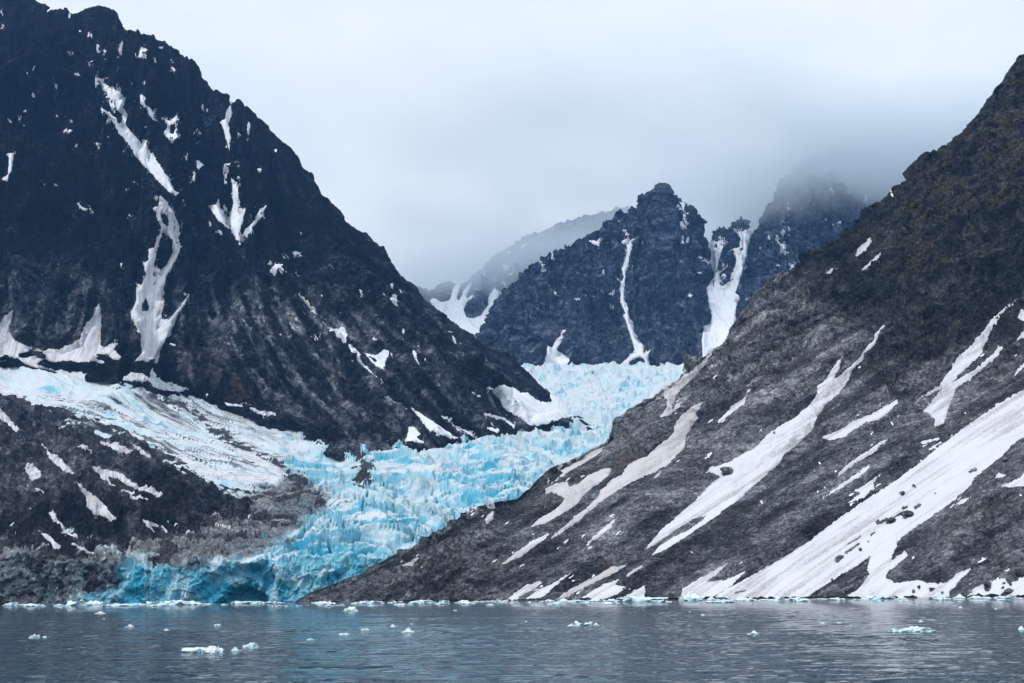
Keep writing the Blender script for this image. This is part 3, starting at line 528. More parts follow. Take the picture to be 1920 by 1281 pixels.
# ------------------------------------------------------------------ glacier
def make_glacier():
    s = Sheet()
    px = np.arange(-220, 1500, STEP)
    top = table(px, [(-220, 630), (0, 640), (150, 665), (280, 690), (440, 735), (560, 720), (640, 700), (720, 690), (800, 683), (1500, 683)])
    crest = table(px, [(-220, 1034), (0, 1036), (60, 1034), (120, 1044), (180, 1042), (240, 1052), (300, 1060), (360, 1054), (420, 1050), (470, 1044), (520, 1048), (560, 1042), (610, 1046), (660, 1046), (800, 1040), (1500, 1040)])
    foot = py_at(px, 1150 + 0 * px, -4.0)
    n1, n2 = int(100 / STEP), int(420 / STEP)
    rows = []
    A = unproj(px, foot, 1150 + 0 * px); B = unproj(px, crest, 1163 + 0 * px)
    for t in np.linspace(0, 1, n1, endpoint=False): rows.append(A * (1 - t) + B * t)
    for t in np.linspace(0, 1, n2):
        py = crest * (1 - t) + top * t
        rows.append(unproj(px, py, np.maximum(YG(px, py), 1165 + 60 * t)))
    P = np.array(rows)
    P[n1 - 6:n1 + 6] = smooth_rows(P[n1 - 6:n1 + 6].copy(), 3)
    qx, qy = proj(P)
    x, y, z = P[..., 0], P[..., 1], P[..., 2]
    cliff = np.zeros(P.shape[:2]); cliff[:n1] = 1; 
    rowi = np.arange(P.shape[0])[:, None] + 0 * px
    cl = 1 - sstep(n1 - 14, n1 + 6, rowi)                      # 1 on the calving wall
    left = 1 - sstep(420, 660, qx + (qy - 850) * 0.35)          # the smooth tributary
    lowleft = left * sstep(880, 960, qy)
    # main icefall: terraces, seracs, crevasses
    wx = x + 22 * fbm(x / 60, y / 60, 0 * x, 2, 3); wy = y + 22 * fbm(x / 60, y / 60, 0 * x + 9, 2, 5)
    terr = ridged(wx / 150, wy / 62, 0 * x, 2, 11)
    F1, F2, cid = voronoi(wx / 24, wy / 19, 4)
    G1, G2, gid = voronoi(wx / 8, wy / 6.5, 8)
    crk = sstep(0.0, 0.12, F2 - F1); crk2 = sstep(0.0, 0.2, G2 - G1)
    fl = fbm(x / 14, y / 10, 0 * x, 4, 21)
    near = 1 - sstep(1300, 2600, y)
    nr_ = 0.06 + 0.94 * (1 - sstep(1180, 1750, y)); mid_ = ridged(wx / 34, wy / 30, 0 * x, 3, 23)
    up_main = (terr - 0.7) * 12 + (cid - 0.5) * 6 * crk * (0.35 + 0.65 * near) - (1 - crk) * 7 * (0.05 + 0.95 * (1 - sstep(1250, 1800, y))) + ((gid - 0.5) * 2.4 * crk2 - (1 - crk2) * 1.2 + fl * 1.6) * nr_ + (mid_ - 0.7) * 4.5
    # upper icefall is steeper and chunkier behind the left mountain's toe
    # left tributary: long flow lines falling to the right
    flow = y * 0.9 + 0.55 * x + 12 * fbm(x / 120, y / 120, 0 * x, 2, 17)
    lines_ = ridged(x / 260, flow / 24, 0 * x, 3, 31, gain=0.5) * (1 - 0.7 * sstep(330, 520, qx)) + 0.56 * sstep(330, 520, qx)
    cr3 = ridged(x / 34 + y / 90, flow / 60, 0 * x, 3, 37)
    up_left = (lines_ - 0.8) * 4.5 + (cr3 - 0.7) * 3.0 + fbm(x / 16, flow / 11, 0 * x, 3, 41) * 1.6 + fbm(x / 80, flow / 40, 0 * x, 2, 43) * 5
    up_left = up_left * (1 - 0.0 * lowleft) + lowleft * ((cid - 0.5) * 9 * crk + fl * 5 + (gid - .5) * 6 * crk2 - (1 - crk2) * 3)
    up = (up_main * (1 - left) + up_left * left) * (1 - cl)
    # the wall: big fractured faces in and out
    w1 = ridged(x / 30, z / 46 + 3, 0 * x, 4, 51); V1, V2, vid = voronoi(x / 11 + 0.4 * fbm(x / 9, z / 9, 0 * x, 2, 6), z / 19, 12); U1, U2, uid = voronoi(x / 3.6, z / 5.0, 14)
    inout = (w1 - 0.8) * 5 + fbm(x / 3.4, z / 24, 0 * x, 3, 68) * 1.6 + (vid - 0.5) * 8 * sstep(0, 0.15, V2 - V1) + (uid - 0.5) * 3.0 + fbm(x / 6, z / 6, y / 6, 4, 61) * 2.4 + fbm(x / 90, z * 0, 0 * x, 2, 65) * 11
    # arched cave worn into the blue wall
    arch = [(398, 1140), (408, 1116), (420, 1102), (440, 1093), (462, 1090), (480, 1096), (492, 1112), (500, 1128), (503, 1140)]
    da = sd_poly(qx, qy, arch) + 9 * fbm(x / 8, z / 8, 0 * x, 4, 67); cave = sstep(-5, 24, da)
    arch2 = [(335, 1145), (365, 1095), (410, 1068), (455, 1056), (485, 1060), (515, 1095), (535, 1125), (545, 1145)]
    scoop = sstep(-8, 18, sd_poly(qx, qy, arch2))
    inout = inout * (1 - 0.5 * cave) * (1 - 0.35 * scoop) + cave * 26 + scoop * 12
    P[..., 1] += inout * cl
    P[..., 2] += up * 1.0
    P[..., 1] += -(up_main * 0.35) * (1 - cl) * (1 - left)
    s.P = P; s.PL = P.copy(); s.nf = P.shape[0]; s.fine = np.zeros(P.shape[:2]); s.fade = s.fine
    s.N = grid_normals(P); sgn = np.sign(s.N[..., 2].mean()); s.N *= sgn
    s.qx, s.qy = proj(P); s.fa = np.full(P.shape[:2], 0.9); s.across = (P[..., 2] + 0.27 * P[..., 0] + 0.5 * P[..., 1])
    Nz = s.N[..., 2]
    pock = fbm(x / 70, y / 110, z / 60, 3, 77)
    bandw = fbm(wx / 90, wy / 22, z / 9, 4, 78)
    crust = sstep(0.45, 0.95, Nz) * 0.62 + 0.10 * left + 0.5 * left * fbm(x / 45, flow / 14, 0 * x, 3, 86) + 0.10 * sstep(1900, 2600, y) + 0.6 * bandw * (1 - left) + 0.12 + 0.25 * (terr - 0.8) * (1 - left)
    deep = 0.22 + 0.80 * pock + 0.32 * (1 - sstep(0.2, 0.9, Nz)) - 0.30 * sstep(1350, 2500, y)
    deep = deep * (1 - cl) + cl * (0.62 + 0.6 * fbm(x / 10, z / 26, y / 20, 4, 80) + 0.12 * scoop + 0.22 * cave)
    crust = crust * (1 - cl) + cl * sstep(0.5, 0.9, Nz) * 0.3
    crust = crust + cl * (1 - left) * sstep(0.25, 0.6, fbm(x / 13, z / 13, y / 20, 3, 79)) * 0.6
    lf = fbm(x / 200, flow / 6, 0 * x, 4, 83) + 0.55 * fbm(x / 60, flow / 1.8, 0 * x, 3, 84)
    deep = deep * (1 - left * (1 - cl)) + left * (1 - cl) * (0.10 + 0.62 * fbm(x / 60, flow / 30, 0 * x, 3, 85))
    # grime: dirty ice at the left of the wall, above it, and streaks along the flow lines
    e = fbm(x / 40, y / 40, z / 30, 4, 87) * 16
    g = np.zeros(P.shape[:2])
    X, Y_ = s.qx, s.qy
    g = np.maximum(g, sstep(-30, 14, sd_poly(X, Y_, conv('C', [(-600, 560), (0, 600), (400, 600), (560, 600), (760, 520), (1000, 440), (1200, 360), (1420, 250), (1560, 290), (1620, 400), (1480, 510), (1330, 620), (1150, 650), (980, 672), (740, 668), (640, 660), (590, 700), (560, 780), (400, 840), (300, 900), (-600, 960)])) + e) * 0.95)
    g = np.maximum(g, sstep(-10, 30, sd_poly(X, Y_, conv('C', [(-600, 560), (0, 600), (300, 640), (380, 700), (250, 830), (230, 890), (-600, 960)])) + e) * 1.0)
    strk = 1.2 * sstep(-0.15, 0.35, lf) * left * (1 - cl) * (0.62 + 0.45 * sstep(-0.2, 0.3, fbm(x / 110, flow / 35, 0 * x, 3, 88))) * sstep(680, 800, Y_ + X * 0.05)
    g = np.maximum(g, strk)
    g = np.maximum(g, sstep(0.22, 0.6, fbm(x / 8, z / 40, y / 8, 3, 89)) * cl * sstep(600, 150, X) * 0.8)
    g = np.maximum(g, (1 - left) * (1 - cl) * sstep(0.25, 0.7, fbm(x / 18, y / 9, z / 5, 4, 93)) * 0.6)
    g = np.maximum(g, (1 - left) * (1 - cl) * (1 - sstep(0.0, 0.06, np.abs(fbm(wx / 26, wy / 16, 0 * x, 3, 94)))) * sstep(-0.2, 0.2, fbm(x / 50, y / 50, 0 * x, 2, 96)) * 0.85)
    crv = 1 - sstep(0.0, 0.11, np.abs(fbm(wx / 19, wy / (9 + 0 * x), z / 7, 4, 191)))
    crust = crust - 0.55 * crv * (1 - cl) * (1 - left); deep = deep + 0.40 * crv * (1 - cl) * (1 - left)
    hill_top = table(X, [(-260, 690), (0, 742), (60, 760), (120, 778), (200, 802), (240, 815), (290, 842), (335, 875), (370, 895), (395, 918), (440, 940), (485, 960), (600, 1000)])
    g = np.maximum(g, left * (1 - cl) * sstep(110, 10, hill_top - Y_ + e * 1.0) * sstep(150, 300, X) * sstep(-0.35, 0.25, lf) * 1.0)
    st = np.full(P.shape[:2], -1e9)
    for k, fr, pts in [('L', 'C', [(1060, 10, 8), (1150, 80, 14), (1250, 130, 16), (1310, 160, 7)]), ('L', 'C', [(1330, 182, 9), (1380, 185, 9)]),
                       ('L', 'C', [(1400, 205, 8), (1450, 240, 18), (1510, 270, 22), (1490, 300, 10)]), ('L', 'E', [(150, 60, 18), (270, 100, 26), (305, 150, 22), (340, 190, 28), (310, 245, 34), (280, 270, 10)]),
                       ('L', 'B', [(860, 1020, 6), (960, 1060, 8), (1080, 1110, 14), (1160, 1170, 14), (1180, 1200, 8)]), ('L', 'B', [(1180, 1210, 8), (1270, 1240, 12), (1300, 1262, 5)]), ('L', 'B', [(700, 950, 5), (850, 970, 10)]),
                       ('L', 'E', [(100, 370, 22), (150, 390, 14)]), ('L', 'C', [(950, 400, 20), (1080, 400, 14)]), ('L', 'C', [(1280, 450, 18), (1360, 480, 14)]),
                       ('L', 'B', [(1250, 1080, 6), (1400, 1110, 12), (1560, 1150, 12), (1700, 1200, 12), (1850, 1240, 10)]), ('L', 'E', [(-20, 250, 12), (20, 270, 12)])]:
        st = np.maximum(st, sd_line(X, Y_, conv(fr, pts)))
    stone = sstep(-5, 4, st + fbm(x / 14, y / 14, z / 7, 5, 95, gain=.65) * 15)
    lnz = fbm(x / 240, flow / 7, 0 * x, 3, 181) + 0.3 * fbm(x / 40, flow / 3, 0 * x, 2, 182)
    stone = np.maximum(stone, (1 - sstep(0.0, 0.055, np.abs(lnz))) * left * (1 - cl) * sstep(-0.15, 0.2, fbm(x / 90, flow / 50, 0 * x, 2, 183)) * sstep(680, 760, Y_ + 0.1 * X) * 0.75)
    vst = sstep(0.18, 0.5, fbm(x / 25, z / 14, y / 25, 4, 97) + 0.15 * lowleft) * g
    stone = np.maximum(stone, vst * sstep(0.3, .8, g))
    finish(s, 'glacier', M_ICE, 'blue crevassed glacier winding down between the mountains to its ice cliff at the water', {'crust': np.clip(crust, 0, 1.2), 'deep': np.clip(deep, 0, 1), 'grime': np.clip(g, 0, 1), 'stone': stone})
    return s

# ------------------------------------------------------------------ mountains
def soften(a, n=70):
    k = np.hanning(2 * n + 1); k /= k.sum(); return np.convolve(np.pad(a, n, mode='reflect', reflect_type='odd'), k, 'valid')
def hints(P, qx, qy, N, items):
    """traced gullies (negative) and ribs (positive): (frame, points with half width, metres)"""
    out = np.zeros(qx.shape)
    for fr, pts, amp in items:
        q = conv(fr, pts); wd = max(p[2] for p in q)
        xs = [p[0] for p in q]; ys = [p[1] for p in q]
        m = (qx > min(xs) - wd * 2) & (qx < max(xs) + wd * 2) & (qy > min(ys) - wd * 2) & (qy < max(ys) + wd * 2)
        d = np.full(qx.shape, -1e9); d[m] = sd_line(qx[m], qy[m], q)
        out += amp * sstep(-wd * 0.6, wd * 0.9, d)
    return out

def mountain(px, lines, rows, back, disp, items, brow=30, table_=(), damp=0.7):
    s = Sheet()
    P, nf = build_grid(px, lines, rows, back, brow)
    P = smooth_rows(P, 6)
    s.nf = nf
    N0 = grid_normals(P); c = CAM - P; sg = np.sign((N0[:nf] * c[:nf]).sum(-1).mean()); N0 *= sg
    qx, qy = proj(P)
    fade = np.zeros(qx.shape); fade[:nf] = 1; fade[nf:] = 0.6
    bfade = fade.copy(); bfade[nf:] = np.linspace(0.0, 0.35, qx.shape[0] - nf)[:, None]
    big, fine = disp(P, qx, qy)
    calm = np.zeros(qx.shape)
    for en in table_:
        x0, x1, y0, y1 = bbox(en[1], 16)
        if (x1 - x0) + (y1 - y0) < 60: continue
        m = (qx > x0) & (qx < x1) & (qy > y0) & (qy < y1); m[nf:] = False
        calm[m] = np.maximum(calm[m], sstep(-9, 5, sdf(qx[m], qy[m], en[1])))
    big = big * (1 - damp * damp * calm) ; fine = fine * (1 - damp * calm)
    hint = np.zeros(qx.shape); hint[:nf] = hints(P[:nf], qx[:nf], qy[:nf], N0, items)
    PL = P + N0 * ((big * bfade + hint)[..., None])
    N1 = grid_normals(PL) * sg
    s.N = N1; s.PL = PL; s.P = PL + N1 * (fine * fade)[..., None]
    s.qx, s.qy = proj(s.PL); s.P0 = P; s.big = big; s.fine = fine; s.fade = fade
    s.fa = np.full(qx.shape, float(np.std(fine[:nf])))
    return s

def make_left():
    px = np.arange(-260, 1112, STEP)
    ridge = table(px, [(-260, -120), (-100, -60), (0, -30), (60, -12), (80, 0), (95, 12), (120, 14), (145, 18), (160, 8), (180, 6), (200, 9), (215, 18), (238, 50), (262, 52), (285, 58), (300, 70), (330, 86), (350, 104), (362, 118), (385, 155), (400, 170), (422, 185), (448, 187), (456, 196), (470, 212), (500, 233), (530, 262), (560, 300), (590, 338), (615, 370), (640, 400), (670, 430), (700, 452), (722, 462), (740, 500), (770, 535), (800, 565), (850, 603), (900, 640), (950, 667), (985, 690), (1010, 716), (1040, 745), (1075, 776), (1112, 800)])
    base = table(px, [(-260, 655), (0, 672), (100, 690), (190, 702), (230, 712), (300, 735), (400, 762), (440, 772), (520, 800), (600, 834), (640, 846), (700, 845), (800, 836), (880, 830), (960, 812), (1020, 800), (1075, 786), (1112, 806)])
    ridge = ridge + 3 * fbm(px / 16, 0 * px, 0 * px, 4, 241, gain=.6)
    base = np.maximum(base, ridge + 6)
    Yb = YG(px, base) - 22
    Yr = table(px, [(-260, 2760), (300, 2740), (560, 2600), (760, 2480), (900, 2470), (1000, 2420), (1060, 2370), (1112, 2330)])
    Yr = np.maximum(Yr, Yb + 20)
    rs = soften(ridge); mid = base * 0.55 + rs * 0.45; Ym = Yb + 0.38 * (Yr - Yb)
    low = base + 22; Yl = Yb - 14
    def disp(P, qx, qy):
        x, y, z = P[..., 0], P[..., 1], P[..., 2]
        k = sstep(150, 620, qx) * 0.85
        wv = 40 * fbm(x / 200, y / 200, z / 200, 2, 1)
        sx = x + k * (z - 300) + wv
        g1 = ridged(sx / 230, z / 900, y / 600, 3, 2, gain=0.55)
        g2 = ridged(sx / 75, z / 260, y / 260, 4, 5, gain=0.6)
        g3 = ridged(x / 26 + k * z / 26, z / 60, y / 50, 4, 8, gain=0.6)
        edge = 0.35 + 0.65 * sstep(0, 120, z - 180)
        tp = sstep(-5, 110, qy - np.interp(qx, px, ridge)); edge = edge * (0.12 + 0.88 * tp)
        big = ((g1 - 0.8) * 46 + (g2 - 0.75) * 26) * edge + fbm(x / 60, y / 60, z / 60, 3, 13) * 8
        fine = ((g3 - 0.8) * 4.5 + fbm(x / 9, y / 9, z / 9, 4, 15) * 3.0) * (0.4 + 0.6 * tp) + ridged(x / 7, y / 7, z / 11, 3, 19) * 1.2
        return big, fine
    it = [('A', [(570, 450, 40), (720, 700, 45), (860, 960, 50), (980, 1100, 30)], -14), ('B', [(920, -80, 40), (960, 60, 60), (930, 250, 60), (870, 450, 70), (850, 800, 60)], -22),
          ('A', [(1300, 600, 25), (1290, 850, 30), (1310, 1100, 50), (1340, 1320, 50)], -14), ('B', [(1330, 150, 30), (1540, 330, 30), (1700, 500, 40), (1900, 680, 40)], -16),
          ('D', [(20, 480, 30), (260, 720, 35), (450, 920, 30), (640, 1100, 30)], -16),
          ('B', [(1150, 250, 90), (1250, 500, 140), (1300, 750, 170)], 30), ('B', [(1500, 500, 80), (1650, 700, 110), (1800, 950, 120)], 22), ('B', [(560, 520, 30), (510, 760, 60)], -14), ('B', [(50, 560, 30), (20, 760, 70)], -16),
          ('D', [(150, 700, 50), (320, 900, 70), (520, 1150, 70)], 16), ('D', [(540, 760, 40), (680, 1000, 60), (780, 1140, 50)], 18), ('D', [(720, 720, 40), (900, 960, 50), (1050, 1130, 40)], 14), ('D', [(860, 800, 20), (1080, 1080, 30)], -8),
          ('A', [(450, 90, 20), (480, 200, 40), (500, 320, 30)], -6)]
    s = mountain(px, [(low, Yl), (base, Yb), (mid, Ym), (ridge, Yr)], [12, int(330 / STEP), int(420 / STEP)], (-80, 1200, -900), disp, it, 30, SN_LEFT, 0.88)
    P = s.P; x, y, z = P[..., 0], P[..., 1], P[..., 2]; X, Y_ = s.qx, s.qy
    s.across = x + 0.8 * sstep(150, 620, X) * z
    e = fbm(x / 50, y / 50, z / 50, 4, 23) * 40
    slab = sstep(-40, 50, sd_poly(X, Y_, [(318, 640), (345, 560), (400, 520), (470, 500), (520, 545), (600, 610), (660, 680), (720, 740), (780, 810), (700, 835), (600, 810), (500, 770), (430, 735), (340, 712)]) + e)
    slab = slab * (0.55 + 0.45 * sstep(-0.2, 0.5, fbm((x + .8 * z) / 30, z / 50, y / 50, 4, 29)))
    mids = sstep(-60, 90, sd_poly(X, Y_, [(560, 560), (700, 560), (800, 600), (900, 660), (1000, 720), (1060, 780), (900, 830), (640, 835)]) + e) * 0.42 * (0.3 + 0.7 * sstep(-0.3, 0.4, fbm((x + .8 * z) / 20, z / 40, y / 40, 3, 30)))
    mids2 = sstep(-60, 60, sd_poly(X, Y_, [(-300, 560), (60, 520), (200, 540), (260, 640), (230, 700), (-300, 690)]) + e) * 0.25
    lichen_shade = sstep(600, 380, Y_ + e * 1.2) * 0.6
    veg = sstep(0.0, 0.5, fbm(x / 90, y / 90, z / 120, 4, 35) + 0.1) * sstep(560, 300, Y_) * 0.55
    veg = np.maximum(veg, sstep(-30, 20, sd_poly(X, Y_, [(70, 350), (110, 340), (135, 400), (120, 470), (60, 440)]) + e) * 0.8)
    talus = sstep(-14, 14, sd_poly(X, Y_, conv('B', [(1190, 840), (1240, 850), (1360, 940), (1480, 1050), (1560, 1120), (1540, 1160), (1350, 1080), (1180, 1010), (1170, 900)])) + e * 0.2)
    dk = sstep(-16, 8, sd_poly(X, Y_, conv('B', [(100, 780), (700, 740), (880, 700), (930, 760), (960, 960), (1300, 1060), (1900, 1240), (1900, 1300), (900, 1000), (400, 880), (100, 820)])) + e * 0.3)
    warm = np.clip(sstep(-20, 20, sd_poly(X, Y_, conv('B', [(960, 760), (1130, 730), (1210, 800), (1180, 950), (1000, 940)])) + e * .5) * 0.5 + talus * 0.75 + sstep(-10, 10, sd_poly(X, Y_, conv('B', [(290, 760), (400, 690), (450, 690), (420, 740)])) + e * .2) * 0.7, 0, 1)
    rb = ridged((x + 0.8 * sstep(150, 620, X) * (z - 300)) / 34, z / 210, y / 160, 4, 37, gain=.65)  # relief painted into the colour: rib crests brighter, gullies darker
    slab = slab * (0.25 + 0.9 * sstep(0.45, 1.15, rb)); mids = mids * (0.3 + 1.3 * sstep(0.5, 1.2, rb)); mids2 = mids2 * (0.3 + 1.6 * sstep(0.5, 1.2, rb))
    gully_shade = sstep(0.75, 0.35, rb)  # painted shade for gullies, from its own noise rather than the surface
    sl = np.clip((slab + mids + mids2) * (1 - 0.85 * dk) * (1 - 0.7 * talus), 0, 1)
    finish(s, 'mountain', M_LEFT, 'dark steep mountain on the left with snow gullies and pale lower slabs', {'slab': sl, 'veg': np.clip(veg * (1 - slab), 0, 1), 'warm': warm, 'lichen_shade': np.clip(lichen_shade + dk * 0.5 * (1 - talus) + gully_shade * 0.55, 0, 1)})
    return s

def make_right():
    px = np.arange(545, 2110, STEP)
    ridge = table(px, [(545, 1134), (560, 1123), (582, 1110), (620, 1092), (673, 1076), (703, 1053), (736, 1034), (763, 1022), (785, 1006), (819, 988), (845, 972), (872, 954), (894, 943), (915, 938), (936, 934), (962, 930), (981, 913), (1003, 892), (1026, 871), (1060, 854), (1101, 834), (1131, 811), (1146, 799), (1160, 783), (1177, 763), (1200, 740), (1227, 720), (1253, 700), (1273, 687), (1300, 668), (1330, 648), (1377, 620), (1400, 593), (1433, 563), (1483, 527), (1510, 500), (1540, 463), (1567, 440), (1593, 417), (1620, 390), (1647, 366), (1680, 337), (1710, 317), (1730, 293), (1747, 287), (1760, 277), (1773, 257), (1800, 237), (1833, 203), (1847, 180), (1873, 150), (1883, 128), (1897, 113), (1920, 88), (2000, 0), (2110, -110)])
    ridge = ridge - 9 * sstep(1650, 1850, px) - 3 * sstep(1000, 1400, px)
    Yb = table(px, [(545, 1005), (560, 1000), (700, 985), (1000, 950), (1300, 862), (1500, 800), (1920, 700), (2110, 660)])
    Yr = table(px, [(545, 1010), (560, 1010), (620, 1030), (700, 1060), (900, 1130), (1000, 1185), (1146, 1270), (1330, 1400), (1540, 1500), (1700, 1560), (1920, 1620), (2110, 1680)])
    base = py_at(px, Yb, -5.0); base = np.maximum(base, ridge + 4)
    rs = soften(ridge); mid = base * 0.5 + rs * 0.5; Ym = Yb * 0.56 + Yr * 0.44
    def disp(P, qx, qy):
        x, y, z = P[..., 0], P[..., 1], P[..., 2]
        sx = x * 0.62 - z * 0.78 + 22 * fbm(x / 130, y / 130, z / 130, 2, 101)
        dn = x * 0.7 + z * 0.7
        hi = sstep(40, 200, z)
        g1 = ridged(sx / 120, dn / 600, y / 500, 3, 102, gain=0.5)
        g2 = ridged(sx / 36, dn / 120, y / 120, 4, 105, gain=0.6)
        up = sstep(90, 260, z + 60 * fbm(x / 90, y / 90, z / 90, 2, 107))
        edge = sstep(545, 900, qx)
        big = ((g1 - 0.7) * 13 * (0.35 + 0.65 * hi) + (g2 - 0.75) * (1.6 + 9.0 * up)) * (0.35 + 0.65 * edge) + fbm(x / 30, y / 30, z / 30, 3, 113) * (1.5 + 2.5 * up)
        kn = 1 - sstep(0, 160, np.abs(qx - 800)) ; big = big + kn * (ridged(x / 17, y / 17, z / 14, 4, 117) - 0.7) * 4.5
        fine = fbm(x / 3.0, y / 3.0, z / 3.0, 3, 119, gain=0.6) * (0.75 + 0.7 * up) + (ridged(sx / 9, dn / 22, y / 20, 3, 121) - 0.8) * (0.35 + 2.2 * up) + np.clip(perlin(x / 1.6, y / 1.6, z / 1.6, 125) - 0.12, 0, 1) * 1.3
        return big, fine
    it = [('H', [(1120, 390, 14), (1015, 560, 20), (880, 720, 60), (640, 1020, 90), (400, 1300, 90)], -7), ('H', [(1880, 240, 20), (1700, 480, 45), (1450, 880, 60)], -7),
          ('J', [(1240, 360, 30), (1060, 620, 40), (820, 800, 40), (500, 1030, 25)], -6), ('J', [(1300, 80, 20), (1100, 290, 40)], -6), ('I', [(1900, -350, 180), (1300, 300, 170), (600, 750, 120)], -9),
          ('J', [(900, 560, 60), (1020, 420, 70)], 9), ('J', [(430, 880, 60), (600, 800, 40)], 6), ('H', [(560, 600, 60), (420, 820, 70), (260, 1050, 60)], 7), ('H', [(1150, 620, 60), (1000, 820, 70), (800, 960, 40)], 9),
          ('J', [(860, 300, 40), (760, 440, 50)], 7), ('I', [(1500, 400, 100), (1900, 200, 100)], 6)]
    s = mountain(px, [(base, Yb), (mid, Ym), (ridge, Yr)], [int(420 / STEP), int(430 / STEP)], (260, 700, -900), disp, it, 30, SN_RIGHT, 0.5)
    P = s.P; x, y, z = P[..., 0], P[..., 1], P[..., 2]; X, Y_ = s.qx, s.qy
    s.across = x * 0.50 - z * 0.86
    e = fbm(x / 30, y / 30, z / 30, 4, 131) * 45
    lim = np.interp(X, [545, 1300, 1450, 1600, 1750, 1850, 1920, 2200], [0, 420, 520, 590, 650, 640, 600, 560])
    upper = sstep(70, -60, Y_ - lim + e * 1.3)
    rib = fbm(s.across / 22, z / 120, y / 120, 4, 137)
    slab = sstep(0.0, 0.6, rib + 0.1) * 0.55 * (1 - upper) * sstep(60, 160, z) + sstep(0.15, 0.6, fbm(x / 14, y / 14, z / 14, 4, 139)) * 0.35 * (1 - 0.7 * upper)
    knob = sstep(-40, 30, sd_poly(X, Y_, [(690, 1060), (800, 1020), (900, 1040), (1000, 1100), (900, 1130), (740, 1130)]) + e)
    slab = np.maximum(slab, knob * 0.45 * sstep(-0.3, 0.4, fbm(x / 9, y / 9, z / 9, 3, 141)))
    crestb = sstep(-30, 20, sd_poly(X, Y_, [(1040, 880), (1150, 800), (1330, 650), (1480, 540), (1560, 460), (1620, 420), (1560, 560), (1400, 700), (1200, 860)]) + e) * 0.35
    slab = np.maximum(slab, crestb * sstep(-0.4, 0.5, rib))
    veg = sstep(-40, 60, sd_poly(X, Y_, [(1660, 340), (1900, 90), (2200, -200), (2200, 430), (1900, 420), (1750, 560), (1620, 520), (1640, 430)]) + e) * sstep(-0.25, 0.35, fbm(x / 26, y / 26, z / 26, 5, 143, gain=.6))
    veg = np.maximum(veg, 0.6 * sstep(0.25, 0.6, fbm(x / 20, y / 20, z / 20, 4, 145)) * sstep(900, 600, Y_))
    veg = np.maximum(veg, 0.55 * sstep(-20, 30, sd_poly(X, Y_, conv('I', [(1350, 330), (1680, 230), (1930, 260), (1930, 420), (1500, 420)])) + e) * sstep(0.0, 0.4, fbm(x / 12, y / 12, z / 12, 4, 147)))
    warm = sstep(-18, 14, sd_poly(X, Y_, conv('J', [(770, 640), (860, 560), (900, 600), (870, 680), (790, 700)])) + e * .5) * 0.7 + sstep(-20, 14, sd_poly(X, Y_, conv('J', [(330, 900), (480, 870), (700, 700), (560, 780), (440, 960), (330, 960)])) + e * .4) * 0.5
    warm = np.maximum(warm, knob * 0.35 * sstep(0.0, 0.5, fbm(x / 16, y / 16, z / 16, 3, 149)))
    ban = fbm(s.across / 11, z / 260, y / 260, 4, 151) + 0.6 * fbm(x / 45, y / 45, z / 45, 3, 153)
    lowdk = sstep(0.05, 0.5, ban) * 0.6 * (1 - upper); slab = np.maximum(slab, 0.30 * sstep(-0.05, -0.45, ban) * (1 - upper))
    finish(s, 'mountain', M_RIGHT, 'near grey scree mountain on the right with long snow strips down to the water', {'slab': np.clip(slab, 0, 1), 'veg': np.clip(veg, 0, 1), 'warm': np.clip(warm, 0, 1), 'lichen_shade': np.clip(upper * 0.86 + lowdk, 0, 1) * (1 - 0.9 * np.clip(veg, 0, 1))})
    return s

